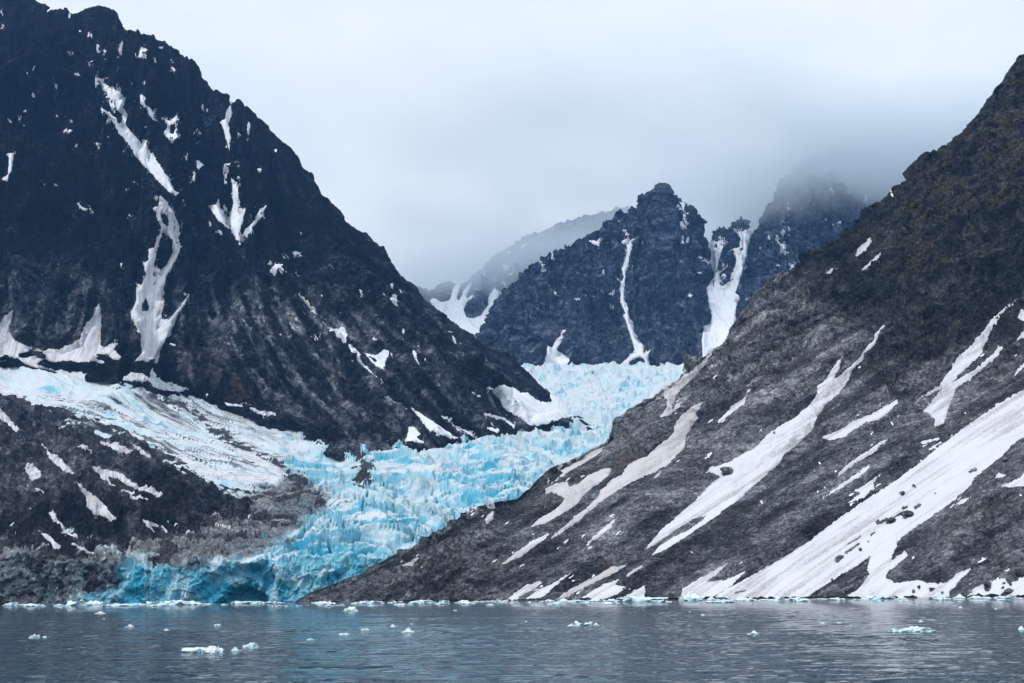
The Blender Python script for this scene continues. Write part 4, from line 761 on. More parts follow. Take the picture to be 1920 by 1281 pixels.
def make_far():
    px = np.arange(870, 1960, STEP)
    ridge = table(px, [(870, 650), (895, 622), (915, 590), (930, 562), (945, 540), (962, 523), (985, 500), (1005, 485), (1022, 476), (1060, 458), (1090, 443), (1110, 430), (1130, 416), (1155, 396), (1165, 394), (1178, 392), (1185, 386), (1195, 386), (1205, 389), (1213, 388), (1219, 378), (1228, 365), (1240, 349), (1247, 357), (1262, 373), (1270, 374), (1285, 386), (1298, 398), (1304, 408), (1308, 422), (1318, 430), (1328, 448), (1332, 452), (1335, 432), (1342, 424), (1355, 421), (1365, 424), (1371, 420), (1374, 412), (1380, 407), (1392, 404), (1402, 407), (1410, 420), (1418, 420), (1424, 406), (1436, 385), (1448, 368), (1457, 350), (1480, 320), (1520, 290), (1560, 275), (1640, 280), (1700, 300), (1960, 330)])
    ridge = ridge + 2.5 * fbm(px / 14, 0 * px, 0 * px, 4, 240, gain=.6)
    base = table(px, [(870, 700), (1500, 700), (1960, 700)])
    base = np.maximum(base, ridge + 5)
    Yb = table(px, [(870, 3270), (1960, 3270)])
    Yr = table(px, [(870, 3600), (930, 3700), (1060, 3800), (1240, 3950), (1330, 4050), (1370, 4020), (1450, 4050), (1960, 4200)])
    rs = soften(ridge); mid = base * 0.5 + rs * 0.5; Ym = Yb * 0.62 + Yr * 0.38
    def disp(P, qx, qy):
        x, y, z = P[..., 0], P[..., 1], P[..., 2]
        sx = x + 50 * fbm(x / 260, y / 260, z / 260, 2, 201) + 0.25 * z * sstep(1100, 900, qx)
        g1 = ridged(sx / 260, z / 1400, y / 900, 3, 202, gain=0.5); g2 = ridged(sx / 80, z / 330, y / 300, 4, 205, gain=0.6)
        g3 = ridged(x / 32, z / 60, y / 60, 4, 208, gain=0.6)
        tp = sstep(0, 50, qy - np.interp(qx, px, ridge))
        big = ((g1 - 0.8) * 50 + (g2 - 0.75) * 26) * (0.12 + 0.88 * tp)
        fine = (g3 - 0.8) * 10 + fbm(x / 12, y / 12, z / 12, 4, 215) * 5
        return big, fine
    it = [('F', [(930, 380, 30), (860, 620, 60), (770, 850, 110), (740, 1030, 130)], -16), ('F', [(730, 440, 40), (720, 620, 50), (760, 760, 80)], -8), ('F', [(235, 450, 16), (205, 730, 22), (290, 1020, 40)], -12),
          ('F', [(420, 190, 40), (400, 500, 90), (440, 900, 110)], 30), ('F', [(560, 300, 40), (590, 650, 70), (560, 1050, 80)], 25), ('D', [(1490, 660, 30), (1450, 820, 60)], -22), ('D', [(1300, 350, 40), (1250, 600, 60)], -14),
          ('D', [(1700, 250, 40), (1600, 600, 80)], 22), ('F', [(1080, 430, 25), (1150, 650, 40)], -20), ('F', [(300, 280, 20), (330, 600, 40)], -14)]
    s = mountain(px, [(base, Yb), (mid, Ym), (ridge, Yr)], [int(170 / STEP), int(200 / STEP)], (0, 1400, -1100), disp, it, 20, SN_FAR, 0.9)
    P = s.P; x, y, z = P[..., 0], P[..., 1], P[..., 2]
    s.across = x
    n = fbm(x / 60, y / 60, z / 110, 4, 231)
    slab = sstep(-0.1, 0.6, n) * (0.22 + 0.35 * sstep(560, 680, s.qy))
    finish(s, 'mountain', M_FAR, 'jagged blue grey peaks behind the head of the glacier reaching up into cloud', {'slab': slab, 'veg': 0 * x, 'warm': 0 * x, 'lichen_shade': 0 * x})
    return s

def make_farther():
    px = np.arange(680, 1180, STEP)
    ridge = table(px, [(680, 560), (740, 528), (762, 534), (776, 535), (790, 538), (803, 543), (815, 534), (830, 529), (845, 526), (852, 529), (862, 533), (872, 526), (885, 515), (900, 503), (912, 492), (925, 478), (950, 460), (975, 445), (1000, 435), (1040, 418), (1080, 405), (1180, 380)])
    base = np.full(px.shape, 700.0)
    Yb = np.full(px.shape, 4350.0); Yr = table(px, [(680, 5000), (850, 5100), (1180, 5300)])
    rs = soften(ridge); mid = base * 0.5 + rs * 0.5; Ym = Yb * 0.6 + Yr * 0.4
    def disp(P, qx, qy):
        x, y, z = P[..., 0], P[..., 1], P[..., 2]
        g2 = ridged(x / 120, z / 500, y / 400, 4, 305, gain=0.6)
        return (g2 - 0.8) * 32 * sstep(0, 40, qy - np.interp(qx, px, ridge)), (ridged(x / 40, z / 70, y / 70, 4, 308) - 0.8) * 9 + fbm(x / 16, y / 16, z / 16, 3, 309) * 4
    s = mountain(px, [(base, Yb), (mid, Ym), (ridge, Yr)], [int(130 / STEP), int(140 / STEP)], (0, 1200, -1100), disp, [], 15, SN_FARTHER, 0.8)
    x = s.P[..., 0]; s.across = x
    finish(s, 'mountain', M_FAR, 'hazy snow streaked mountain farthest away, left of the jagged peaks', {'slab': 0.2 + 0 * x, 'veg': 0 * x, 'warm': 0 * x, 'lichen_shade': 0 * x})
    return s

GL = make_glacier(); LM = make_left(); RM = make_right(); FM = make_far(); FB = make_farther()

# rocky hillside at the left, rising out of the ice: a thick layer of rock over the valley floor
def make_moraine():
    s = Sheet(); g = GL
    m = (g.qx > -215) & (g.qx < 560)
    c = np.where(m.any(0))[0]; c1 = c[-1] + 1
    # smooth valley floor below it
    px = np.arange(-220, 560, STEP)
    top = table(px, [(-220, 690), (0, 728), (60, 748), (120, 765), (200, 790), (260, 815), (330, 850), (400, 885), (440, 910), (480, 930), (560, 975)])
    bot = table(px, [(-220, 1090), (0, 1062), (100, 1062), (200, 1062), (260, 1060), (380, 1045), (480, 1022), (560, 985)])
    n = int(330 / STEP); rows = []
    for t in np.linspace(0, 1, n):
        py = bot * (1 - t) + top * t; rows.append(unproj(px, py, YG(px, py)))
    P = np.array(rows); qx, qy = proj(P); x, y, z = P[..., 0], P[..., 1], P[..., 2]
    out = [(-260, 1032), (0, 1034), (60, 1030), (120, 1046), (160, 1048), (215, 1044), (262, 1030), (300, 1012), (345, 1008), (400, 985), (450, 975), (485, 965), (470, 945), (430, 935), (395, 918), (370, 895), (335, 875), (290, 842), (240, 815), (200, 802), (120, 778), (60, 760), (0, 742), (-260, 690)]
    d = sd_poly(qx, qy, out) + fbm(x / 25, y / 25, z / 20, 4, 401) * 9 + 20 * fbm(x / 70, (y * 0.9 + 0.55 * x) / 9, 0 * x, 3, 402) * sstep(990, 900, qy)
    lift = np.clip(d / 16, -1, 1.2) * (3.5 + 4.5 * sstep(880, 1000, qy)) + np.clip(d - 10, 0, 60) * 0.22
    sx = x + 0.75 * z
    big = (ridged(sx / 60, z / 200, y / 200, 4, 403, gain=.6) - 0.75) * 9 * sstep(0, 30, d) + fbm(x / 30, y / 30, z / 30, 3, 405) * 3
    fine = (ridged(sx / 11, z / 30, y / 30, 4, 407, gain=.6) - 0.8) * 2.4 + fbm(x / 4, y / 4, z / 4, 4, 409) * 1.5
    N0 = grid_normals(P); N0 *= np.sign((N0 * (CAM - P)).sum(-1).mean())
    # cliff band above the left of the ice wall
    hd = hints(P, qx, qy, N0, [('C', [(430, 520, 40), (560, 560, 60), (660, 590, 40)], -4), ('C', [(560, 500, 30), (690, 520, 30)], 7), ('C', [(380, 400, 60), (560, 480, 60)], 8), ('C', [(30, 520, 30), (120, 590, 20), (380, 640, 20)], -5)])
    s.PL = P + N0 * ((lift + big + hd * (d > 0))[..., None]); N1 = grid_normals(s.PL); N1 *= np.sign((N1 * (CAM - P)).sum(-1).mean())
    s.N = N1; s.P = s.PL + N1 * fine[..., None] * np.clip(sstep(-4, 8, d), 0, 1)[..., None]
    s.fine = fine; s.fade = np.clip(sstep(-4, 8, d), 0, 1)
    s.qx, s.qy = proj(s.PL); s.nf = n; s.fa = np.full(d.shape, 1.5); s.across = sx
    keep = d > -14
    nr, nc = d.shape
    kf = keep[:-1, :-1] | keep[:-1, 1:] | keep[1:, 1:] | keep[1:, :-1]
    fc = grid_faces(nr, nc)[kf.ravel()]; used, inv = np.unique(fc, return_inverse=True)
    e = fbm(x / 40, y / 40, z / 40, 4, 411) * 30
    slab = sstep(-0.1, 0.6, fbm(sx / 18, z / 50, y / 50, 4, 413)) * (0.3 + 0.45 * sstep(700, 960, qy + e) * sstep(330, 120, qx))
    dk = sstep(-12, 12, sd_poly(qx, qy, conv('C', [(640, 220), (820, 260), (1000, 320), (860, 320), (1000, 480), (800, 540), (560, 400), (680, 620), (480, 600), (330, 560), (380, 640), (0, 560), (-200, 500), (0, 530), (320, 500), (480, 480), (700, 400)])) + e * .3)
    A = {'slab': slab * (1 - dk), 'veg': 0 * x, 'warm': 0.3 * sstep(0.1, 0.5, fbm(x / 30, y / 30, z / 30, 3, 415)), 'lichen_shade': 0.75 * dk, 'across': sx}
    o = mesh_obj('hillside', s.P.reshape(-1, 3)[used], inv.reshape(-1, 4), M_MORAINE, {k: v.reshape(-1)[used] for k, v in A.items()})
    put(o, label='dark rocky hillside in the lower left between the tributary ice and the dirty ice wall', kind='structure')
    return s
MH = make_moraine()

# ------------------------------------------------------------------ snow lying in gullies and on ledges
def snow(s, label, prims, mat=None, group='snow patches on the slopes', **kw):
    overlay(s, 'snow_patch', prims, mat or M_SNOW, label, 'snow patch', group, **kw)
GLM = 'snow patches on the dark left mountain'
for i, (label, prims) in enumerate(SN_LEFT): snow(LM, label, prims, M_SNOW if i in (1, 2, 3) else M_SNOW_CLEAN_BRIGHT, group=GLM)

def dots(s, fr, pts, label, group, seed=0):
    for i, (x, y, r) in enumerate(pts):
        a = 0.9 + 0.6 * math.sin(i * 7.3); dx, dy = r * 0.7 * math.cos(a), r * 0.9 * math.sin(a)
        snow(s, label, [Ln(fr, (x - dx, y - dy, r * 0.35), (x, y, r * 0.62), (x + dx, y + dy, r * 0.4))], group=group, edge=0.45, seed=i, mat=M_SNOW_CLEAN_BRIGHT)
dots(LM, 'A', [(383,297,11),(513,200,11),(560,275,8),(585,312,12),(520,370,12),(440,415,13),(495,350,7),(318,487,11),(190,535,11),(265,557,10),(358,560,6),(140,625,9),(60,683,9),(135,712,9),(108,667,7),(318,662,8),(397,678,11),(388,740,12),(605,775,8),(610,805,7),(427,825,11),(553,815,10),(703,853,9),(315,1043,10),(730,1218,9),(250,1035,6),(1035,1153,8),(710,1070,7),(975,390,14),(975,353,8),(905,268,11),(873,345,9),(1138,602,12),(1165,620,9),(1122,750,12),(1107,805,9),(1350,758,9),(1550,850,10),(1340,932,9),(1467,960,11),(1045,885,8),(650,395,6),(700,390,6),(147,413,8),(12,160,13),(8,68,9),(755,1025,6),(843,190,12),(895,222,9),(450,178,9),(390,90,9),(690,925,6),(530,872,6),(118,377,5),(182,385,5),(728,455,6),(810,470,7),(820,720,8)],
     'tiny snow fleck on the dark upper face of the left mountain', 'snow flecks on the upper left mountain')
dots(LM, 'B', [(685,295,16),(657,380,8),(1180,57,11),(1240,108,14),(1692,115,9),(970,745,12),(1655,245,9),(1675,230,8),(1160,1020,9)], 'little snow scrap low on the left mountain above the tributary ice', 'snow scraps on the lower left mountain')
dots(LM, 'D', [(425,708,14),(350,442,13),(590,663,14),(130,462,8),(472,283,6),(12,112,10)], 'lone small snow patch under the long right hand ridge of left mountain', 'lone snow patches under the ridge')

GRM = 'snow strips on the near right mountain'
for label, prims, mt in SN_RIGHT: snow(RM, label, prims, M_SNOW_GREY if mt else M_SNOW, group=GRM, edge=1.6)
dots(RM, 'I', [(445,265,9),(760,205,8),(800,180,6),(980,250,7),(50,545,6),(1900,225,9)], 'faint dash of snow on the grey scree', 'snow dashes on the scree')
dots(RM, 'F', [(1718,200,12),(1515,305,8),(1555,270,8),(1610,212,6)], 'small snow fleck near the crest of the right mountain', 'snow flecks near the right crest')
dots(RM, 'H', [(1178,942,10),(145,1122,10),(165,620,7),(1590,885,7),(770,1165,7),(1340,1150,7)], 'small snow scrap on the broken rock of the right mountain', 'snow scraps on broken rock')

def specks(s, table_, n, label, group, sx, sy, rr, seed, ok):
    rnd = random.Random(seed); big = [e[1] for e in table_]
    k = 0
    while k < n:
        pr = rnd.choice(big); kd, fr, pts = pr[0]; q = conv(fr, pts); a = rnd.choice(q)
        x = a[0] + rnd.gauss(0, 15); y = a[1] + rnd.gauss(0, 11); X = np.array([[x]]); Y = np.array([[y]])
        if not ok(x, y) or max(float(sdf(X, Y, p_)[0, 0]) for p_ in big) > -2.5: continue
        L_ = rnd.uniform(*rr); w_ = rnd.uniform(0.9, 1.5)
        snow(s, label, [('L', 'O', [(x - sx * L_, y - sy * L_, w_ * 0.4), (x, y, w_), (x + sx * L_, y + sy * L_, w_ * 0.4)])], mat=M_SNOW_CLEAN_BRIGHT, group=group, edge=0.25, seed=k); k += 1
specks(RM, SN_RIGHT, 60, 'thin speck of snow on scree close to a larger snow strip', 'snow specks on the scree', 0.8, -0.55, (1.5, 7), 21, lambda x, y: 620 < x < 1915 and 600 < y < 1112)
specks(LM, SN_LEFT[18:], 34, 'thin speck of snow on the lower slopes of the left mountain', 'snow specks on the lower left mountain', 0.55, 0.8, (1, 5), 22, lambda x, y: 340 < x < 1000 and 440 < y < 800)
GFM = 'snow on the far peaks'
for label, prims in SN_FAR: snow(FM, label, prims, M_SNOW_CLEAN_BRIGHT, group=GFM, edge=1.1)
dots(FM, 'F', [(1102,355,11),(1132,268,12),(1025,443,14),(1110,405,13),(1070,608,14),(1150,592,13),(1345,340,10),(1380,360,8),(1568,215,14),(1380,170,14),(1345,178,6),(1070,268,9),(520,265,14),(553,315,8),(555,370,7),(570,447,11),(630,637,10),(582,770,14),(535,455,7),(315,460,8),(95,623,10),(220,400,10),(150,820,8),(165,868,6),(425,1152,12),(402,378,7),(527,402,6),(180,340,6),(975,487,6),(180,680,8),(900,775,6),(1420,360,7),(340,523,6),(150,508,6),(1130,520,8)],
     'small snow fleck on the hazy far peaks', 'snow flecks on the far peaks')
dots(FM, 'D', [(1375,305,16),(1425,237,15),(1715,325,10),(1770,520,8),(1440,465,8),(1395,430,7),(1745,445,6),(1540,170,12)], 'small snow fleck on the left shoulder of the far peaks', 'snow flecks on the left shoulder of the far peaks')
for label, prims in SN_FARTHER: snow(FB, label, prims, M_SNOW_CLEAN_BRIGHT, group=GFM, edge=1.0)
dots(FB, 'D', [(1155,395,12),(1140,462,13),(1048,345,11),(1180,440,7),(1000,430,8),(1180,218,12),(1100,365,8)], 'small snow fleck on the farthest mountain', 'snow flecks on the farthest mountain')

GMH = 'snow drifts on the lower left hillside'
for label, prims in SN_HILL: snow(MH, label, prims, M_SNOW, group=GMH, edge=1.4)
GGL = 'snow drifts lying on the glacier'
for label, prims in SN_ICE: snow(GL, label, prims, M_SNOW, group=GGL, edge=1.4)

# past three hundred snow patches, the smallest crumbs of snow become one scatter
def snow_crumbs(keep=296):
    ps = [o for o in sc.objects if o.name.startswith('snow_patch')]
    def size(o):
        n = len(o.data.vertices); co = np.empty(n * 3, np.float32); o.data.vertices.foreach_get('co', co); co = co.reshape(-1, 3)
        return (co[:, 0].max() - co[:, 0].min() + 0.1) * (co[:, 2].max() - co[:, 2].min() + 0.1) / o.location.y ** 2 * (3 if o.get('label', '').count('detached') == 0 else 1)
    ps.sort(key=size, reverse=True); Vs = []; Fs = []; G = []; A = []; off = 0
    for o in ps[keep:]:
        me = o.data; n = len(me.vertices); co = np.empty(n * 3, np.float32); me.vertices.foreach_get('co', co)
        fi = np.empty(len(me.loops), np.int32); me.loops.foreach_get('vertex_index', fi)
        g = np.empty(n, np.float32); me.attributes['grit'].data.foreach_get('value', g); a = np.empty(n, np.float32); me.attributes['across'].data.foreach_get('value', a)
        Vs.append(co.reshape(-1, 3) + np.array(o.location)); Fs.append(fi.reshape(-1, 4) + off); G.append(g); A.append(a); off += n
        bpy.data.objects.remove(o)
    if Vs:
        o = mesh_obj('snow_crumbs', np.concatenate(Vs), np.concatenate(Fs), M_SNOW_CLEAN_BRIGHT, {'grit': np.concatenate(G), 'across': np.concatenate(A)})
        put(o, kind='stuff', label='scattered crumbs of old snow all over the mountain slopes', category='snow')
snow_crumbs()

# ------------------------------------------------------------------ water
def make_water():
    yr = np.concatenate([np.linspace(-60, 36, 30)[:-1], 36 * (1250 / 36) ** np.linspace(0, 1, 1150), [1600, 2600, 5000, 14000]])
    nx = 900
    u = np.linspace(-1, 1, nx)
    hw = np.where(yr < 36, 60, np.where(yr > 1250, yr * 1.2, yr * 0.40 + 46))
    X = u[None, :] * hw[:, None]; Y = yr[:, None] + 0 * X
    amp = np.clip(1 - Y / 420, 0, 1) * (Y > 20)
    wx, wy = X + 1.5 * fbm(X / 14, Y / 14, 0 * X, 2, 500), Y + 1.2 * fbm(X / 11, Y / 11, 0 * X + 4, 2, 501)
    Z = 0.075 * fbm(wx / 9.0, wy / 3.0, 0 * X, 2, 502) + 0.045 * fbm(wx / 3.2, wy / 1.1, 0 * X, 3, 503) + 0.045 * perlin(wx / 34, wy / 8.5, 0 * X, 504)
    Z = Z * amp * (1.15 + 0.8 * fbm(X / 60, Y / 30, 0 * X, 2, 506))
    V = np.stack([X, Y, Z], -1).reshape(-1, 3)
    s = NB('sea water')
    s.b.inputs['Base Color'].default_value = (0.005, 0.034, 0.060, 1); s.b.inputs['Roughness'].default_value = 0.03
    s.b.inputs['IOR'].default_value = 1.18
    a = s.noise(0.55, 4, 0.55, (0.35, 1.0, 1)); b = s.noise(1.9, 4, 0.6, (0.45, 1, 1)); c = s.noise(0.035, 3, 0.5, (0.6, 1, 1))
    k = s.val(c, 0.38, 0.62)
    nrm = s.bump(a, 0.34, 1.0); nrm = s.bump(s.math('MULTIPLY', b, s.math('ADD', s.math('MULTIPLY', k, 0.8), 0.35)), 0.07, 1.0, prev=nrm)
    s.l(nrm, s.b.inputs['Normal'])
    o = mesh_obj('water', V, grid_faces(len(yr), nx), s.m); put(o, kind='structure', label='dark rippled fjord water')
make_water()

# sea bed and land sheet below everything
def make_ground():
    V = np.array([[-16000, -3000, -12], [16000, -3000, -12], [16000, 26000, -12], [-16000, 26000, -12]], float)
    o = mesh_obj('ground', V, np.array([[0, 1, 2, 3]]), M_MORAINE); put(o, kind='structure', label='dark sea bed')
make_ground()

# ------------------------------------------------------------------ floating ice and boulders
import bmesh
def ico(sub):
    bm = bmesh.new(); bmesh.ops.create_icosphere(bm, subdivisions=sub, radius=1.0)
    V = np.array([v.co[:] for v in bm.verts]); Fc = np.array([[v.index for v in f.verts] for f in bm.faces]); bm.free(); return V, Fc
IV, IF = ico(4)
def floe_mesh(seed, kind):
    V = IV.copy(); x, y, z = V.T
    n = fbm(x * 1.6, y * 1.6, z * 1.6, 4, 600 + seed, gain=.55)
    r = ridged(x * 1.3, y * 1.3, z * 0.6, 3, 620 + seed)
    V = V * (0.85 + 0.45 * n[:, None])
    if kind == 'flat':
        V[:, 2] = np.clip(V[:, 2], -0.35, 0.20 + 0.16 * r) * (0.6 + 0.5 * fbm(x * 1.1, y * 1.1, 0 * x, 2, 640 + seed))
    elif kind == 'lump':
        V[:, 2] = np.clip(V[:, 2], -0.4, 2) * (0.42 + 0.42 * r)
    else:                                            # jagged: one raised horn and a low shelf
        horn = np.exp(-((x - 0.25 * math.cos(seed)) ** 2 + (y * 0.8) ** 2) * 5)
        V[:, 2] = np.clip(V[:, 2], -0.4, 0.16 + 0.1 * r) + (z > -0.2) * horn * (0.28 + 0.32 * r) + 0.05 * fbm(x * 4, y * 4, z * 4, 3, 650 + seed)
    V += 0.05 * np.stack([fbm(x * 5, y * 5, z * 5, 2, 660 + seed), fbm(x * 5, y * 5, z * 5, 2, 661 + seed), fbm(x * 5, y * 5, z * 5, 2, 662 + seed)], -1)
    return V
def floe_material():
    s = NB('floating ice'); n = s.noise(0.9, 5, 0.6)
    c = s.ramp(s.math('ADD', s.math('MULTIPLY', s.attr('melt'), 0.7), s.math('MULTIPLY', n, 0.5)), [(0.35, (0.86, 0.90, 0.93)), (0.7, (0.60, 0.82, 0.88)), (1.0, (0.16, 0.55, 0.66))])
    s.l(c, s.b.inputs['Base Color']); s.b.inputs['Roughness'].default_value = 0.35; s.b.inputs['Subsurface Weight'].default_value = 0.0
    s.l(s.bump(s.noise(3.0, 5, 0.6), 0.15), s.b.inputs['Normal']); return s.m
M_FLOE = floe_material()
protos = {}
for kind in ('flat', 'lump', 'horn'):
    for sd_ in range(4):
        V = floe_mesh(sd_ + {'flat': 0, 'lump': 10, 'horn': 20}[kind], kind)
        me_o = mesh_obj('ice_chunk', V, IF, M_FLOE, {'melt': np.clip(0.75 - V[:, 2] * 1.6 + 0.6 * fbm(V[:, 0] * 2, V[:, 1] * 2, V[:, 2] * 2, 3, 680 + sd_), 0, 1)}, smooth=False)
        protos[(kind, sd_)] = me_o.data; bpy.data.objects.remove(me_o)
def floe(px, py, wpx, hpx, kind, sd_, label, group, rot=None, name='ice_chunk'):
    """wpx: width in photo pixels at the waterline row py; hpx: height above water in photo pixels"""
    p = on_water(px, py); m = np.linalg.norm(p - CAM) / F
    o = bpy.data.objects.new(name, protos[(kind, sd_ % 4)]); sc.collection.objects.link(o)
    w = wpx * m / 2; zmax = {'flat': 0.30, 'lump': 0.85, 'horn': 0.85}[kind]
    o.location = p; o.scale = (w, w * 0.75, hpx * m / zmax)
    o.rotation_euler = (0, 0, rot if rot is not None else random.uniform(-0.5, 0.5) + (math.pi if random.random() < .5 else 0))
    put(o, label=label, category='ice chunk', group=group); return o
random.seed(4)
one = 'floating ice pieces nearest the camera'
floe(382, 1223, 74, 9, 'flat', 0, 'white low ice floe with a hump, largest in the left foreground', one, 0.1)
floe(402, 1224, 32, 12, 'lump', 1, 'rounded white lump at the right end of the left foreground floe', one, 0.3)
floe(443, 1221, 20, 8, 'horn', 2, 'small tilted wedge of ice between two foreground pieces', one, 0)
floe(469, 1215, 30, 7, 'flat', 3, 'greenish low ice piece, rightmost of the left foreground trio', one, 0.2)
floe(66, 1196, 20, 5, 'flat', 1, 'small white ice piece near the left edge of the water', one, 0)
floe(84, 1196, 8, 3, 'lump', 2, 'tiny ice crumb right beside the small left edge piece', one, 0)
floe(189, 1151, 20, 4, 'horn', 1, 'little pale ice piece left, not far off the ice cliff', one, 0)
floe(243, 1176, 15, 5, 'horn', 0, 'spiky small ice piece in front of the grey ice wall', one, 0)
floe(313, 1183, 12, 5, 'horn', 3, 'small spiky ice piece in the left middle water', one, 0)
floe(408, 1174, 14, 4, 'flat', 2, 'small flat ice piece in the bright reflection', one, 0)
floe(581, 1201, 14, 3, 'flat', 3, 'tiny flat ice piece in the centre left water', one, 0)
floe(658, 1146, 30, 10, 'lump', 3, 'white rounded ice lump off the tip of the right mountain', one, 0.4)
floe(766, 1187, 24, 9, 'horn', 1, 'bright ice piece with a raised horn in the centre water', one, 0.1)
floe(685, 1183, 16, 4, 'flat', 0, 'small white ice piece left of the horned one', one, 0)
floe(646, 1191, 24, 4, 'flat', 2, 'greenish flat ice piece lower left of the horned one', one, 0)
floe(738, 1176, 14, 6, 'horn', 2, 'clear greenish ice piece above the horned one', one, 0)
floe(1090, 1174, 46, 7, 'flat', 1, 'long white ice floe in the right of centre water', one, 0.05)
floe(1118, 1173, 12, 4, 'lump', 0, 'small crumb at the right end of the long centre floe', one, 0)
floe(1707, 1185, 80, 7, 'flat', 3, 'longest flat pale ice floe, alone in the right foreground', one, 0.0)
floe(1413, 1189, 22, 6, 'horn', 0, 'small greenish ice piece with a bright tip on the right', one, 0)
floe(1543, 1170, 14, 4, 'horn', 3, 'tiny ice piece left of the longest floe', one, 0)
floe(1917, 1182, 16, 8, 'horn', 2, 'ice piece cut by the right edge of the picture', one, 0)
floe(1727, 1166, 8, 3, 'lump', 1, 'tiny white crumb above the longest floe', one, 0)
floe(1801, 1140, 9, 3, 'horn', 1, 'tiny leaning ice splinter under the right snow bank', one, 0)
# larger brash pieces along the far shore
big = 'larger ice pieces along the far shore'
def shore_y(px): return float(proj(unproj(px, 1130, np.interp(px, [0, 545, 560, 1000, 1300, 1500, 1920], [1140, 1130, 995, 945, 855, 795, 695])) * np.array([1, 1, 0.0]))[1])
for px, dy, wp, hp, k, sdn, lab in [
    (60, 4.5, 34, 5, 'horn', 0, 'blue ice lump at the foot of the grey wall, left'), (150, 4, 60, 8, 'flat', 1, 'wide blue white floe below the grey ice wall'),
    (178, 3.5, 34, 8, 'lump', 2, 'bright blue lump on the wide floe below the wall'), (230, 5.5, 70, 4, 'flat', 2, 'long low white floe left of the blue ice cliff'),
    (340, 4, 70, 6, 'flat', 3, 'white jagged floe under the blue cliff'), (360, 4.5, 28, 7, 'horn', 1, 'pointed piece on the jagged floe under the blue cliff'),
    (460, 3, 60, 4, 'flat', 0, 'low white floe in front of the cave'), (505, 3.5, 40, 3, 'flat', 1, 'thin floe right of the cave'),
    (610, 4, 40, 5, 'lump', 1, 'white lump off the very tip of the right mountain'), (700, 4.5, 44, 5, 'flat', 2, 'turquoise floe just right of the mountain tip'),
    (790, 4, 50, 4, 'flat', 3, 'pale floe below the brown knoll'), (870, 4.5, 36, 4, 'lump', 0, 'small white floe right of the brown knoll'),
    (1030, 4, 24, 5, 'lump', 3, 'small white ice lump in front of the first snow tongue'), (1060, 3.5, 30, 6, 'horn', 2, 'pointed white ice under the second snow tongue'),
    (1145, 4.5, 30, 7, 'horn', 3, 'spiky blue white ice below the thin grey tongue'), (1200, 4.5, 90, 8, 'flat', 0, 'broad white floe at the shore centre right'),
    (1295, 3.5, 54, 13, 'lump', 2, 'tallest blue ice lump along the right shore'), (1335, 4, 30, 7, 'horn', 0, 'blue spiky ice beside the tallest lump'),
    (1400, 4.5, 40, 7, 'lump', 1, 'pale blue lump under the left end of the great snow slope'), (1475, 5, 56, 6, 'flat', 1, 'bright blue floe below the great snow slope'),
    (1575, 5, 18, 3, 'flat', 2, 'short white dash of ice below the great snow slope'), (1650, 3, 60, 5, 'flat', 3, 'long blue floe under the dark rock tongue'),
    (1690, 4, 22, 5, 'lump', 0, 'small blue lump right of the long blue floe'), (1755, 3, 30, 4, 'flat', 0, 'low blue ice under the stony snow bank'),
    (1800, 3, 22, 8, 'horn', 1, 'bright blue pointed ice near the boulders on shore'), (1835, 3.5, 20, 3, 'flat', 2, 'small white floe near the boulders on shore'), (1890, 3, 34, 4, 'flat', 1, 'pale floe close to the right edge shore')]:
    floe(px, shore_y(px) + dy - 1.0, wp, hp, k, sdn, lab, big)
for i in range(120):
    px = random.uniform(0, 1920); dy = 1.2 + abs(random.gauss(0, 3.6)); wp = random.uniform(7, 34)
    floe(px, shore_y(px) + dy, wp, wp * random.uniform(0.06, 0.14), random.choice(['flat', 'flat', 'lump', 'horn']), random.randrange(4), 'low white brash ice piece in the broken band along the far shore', 'brash ice along the far shore')
for i in range(12):
    px = random.uniform(0, 1920); t = random.random() ** 1.5; py = shore_y(px) + 8 + t * 48; wp = random.uniform(3, 8) + 3 * t
    floe(px, py, wp, wp * 0.25, random.choice(['flat', 'flat', 'lump']), random.randrange(4), 'tiny ice crumb scattered on the open water', 'ice crumbs on open water')

def ray_sheet(s, px, py):
    d = (s.qx[:s.nf] - px) ** 2 + (s.qy[:s.nf] - py) ** 2; i = np.unravel_index(np.argmin(d), d.shape); return s.P[i]
def boulder(px, py, wpx, hpx, label, sd_):
    p = ray_sheet(RM, px, py); m = p[1] / F
    V = IV.copy(); x, y, z = V.T
    V = V * (0.9 + 0.35 * fbm(x * 1.2, y * 1.2, z * 1.2, 4, 700 + sd_)[:, None])
    V = V * np.array([wpx * m / 2, wpx * m / 2, hpx * m / 2]) + np.array([0, 0, hpx * m * 0.30])
    zz = np.zeros(len(V))
    o = mesh_obj('boulder', V, IF, M_RIGHT, {'slab': zz + 0.35, 'veg': zz, 'warm': zz + 0.1, 'lichen_shade': zz, 'across': V[:, 0]}, smooth=True); o.location = p
    put(o, label=label, category='boulder', group='boulders on the right shore and slope')
for i, a in enumerate([(1852, 1101, 14, 14, 'round dark boulder sitting in snow on the right shore'), (1893, 1112, 20, 10, 'flat dark boulder at the waterline near the right edge'), (1883, 1096, 7, 5, 'small stone right of the round shore boulder'),
                       (1363, 887, 24, 16, 'dark rock standing out of the long snow couloir'), (1701, 966, 22, 12, 'largest dark rock in the middle of the great snow slope'), (1672, 978, 18, 10, 'dark rock left of the largest one on the great snow slope'),
                       (1574, 1048, 16, 9, 'lowest dark rock on the great snow slope'), (1693, 927, 10, 7, 'small upper rock on the great snow slope'), (1886, 867, 14, 8, 'dark rock above the stony scree at the right edge'), (1911, 1078, 18, 14, 'dark boulder among scree at the right edge'),
                       (1624, 1060, 7, 6, 'little stone near the tip of the dark rock tongue'), (1750, 1106, 9, 6, 'small boulder in the snow bank under the scree')]): boulder(*a, i)

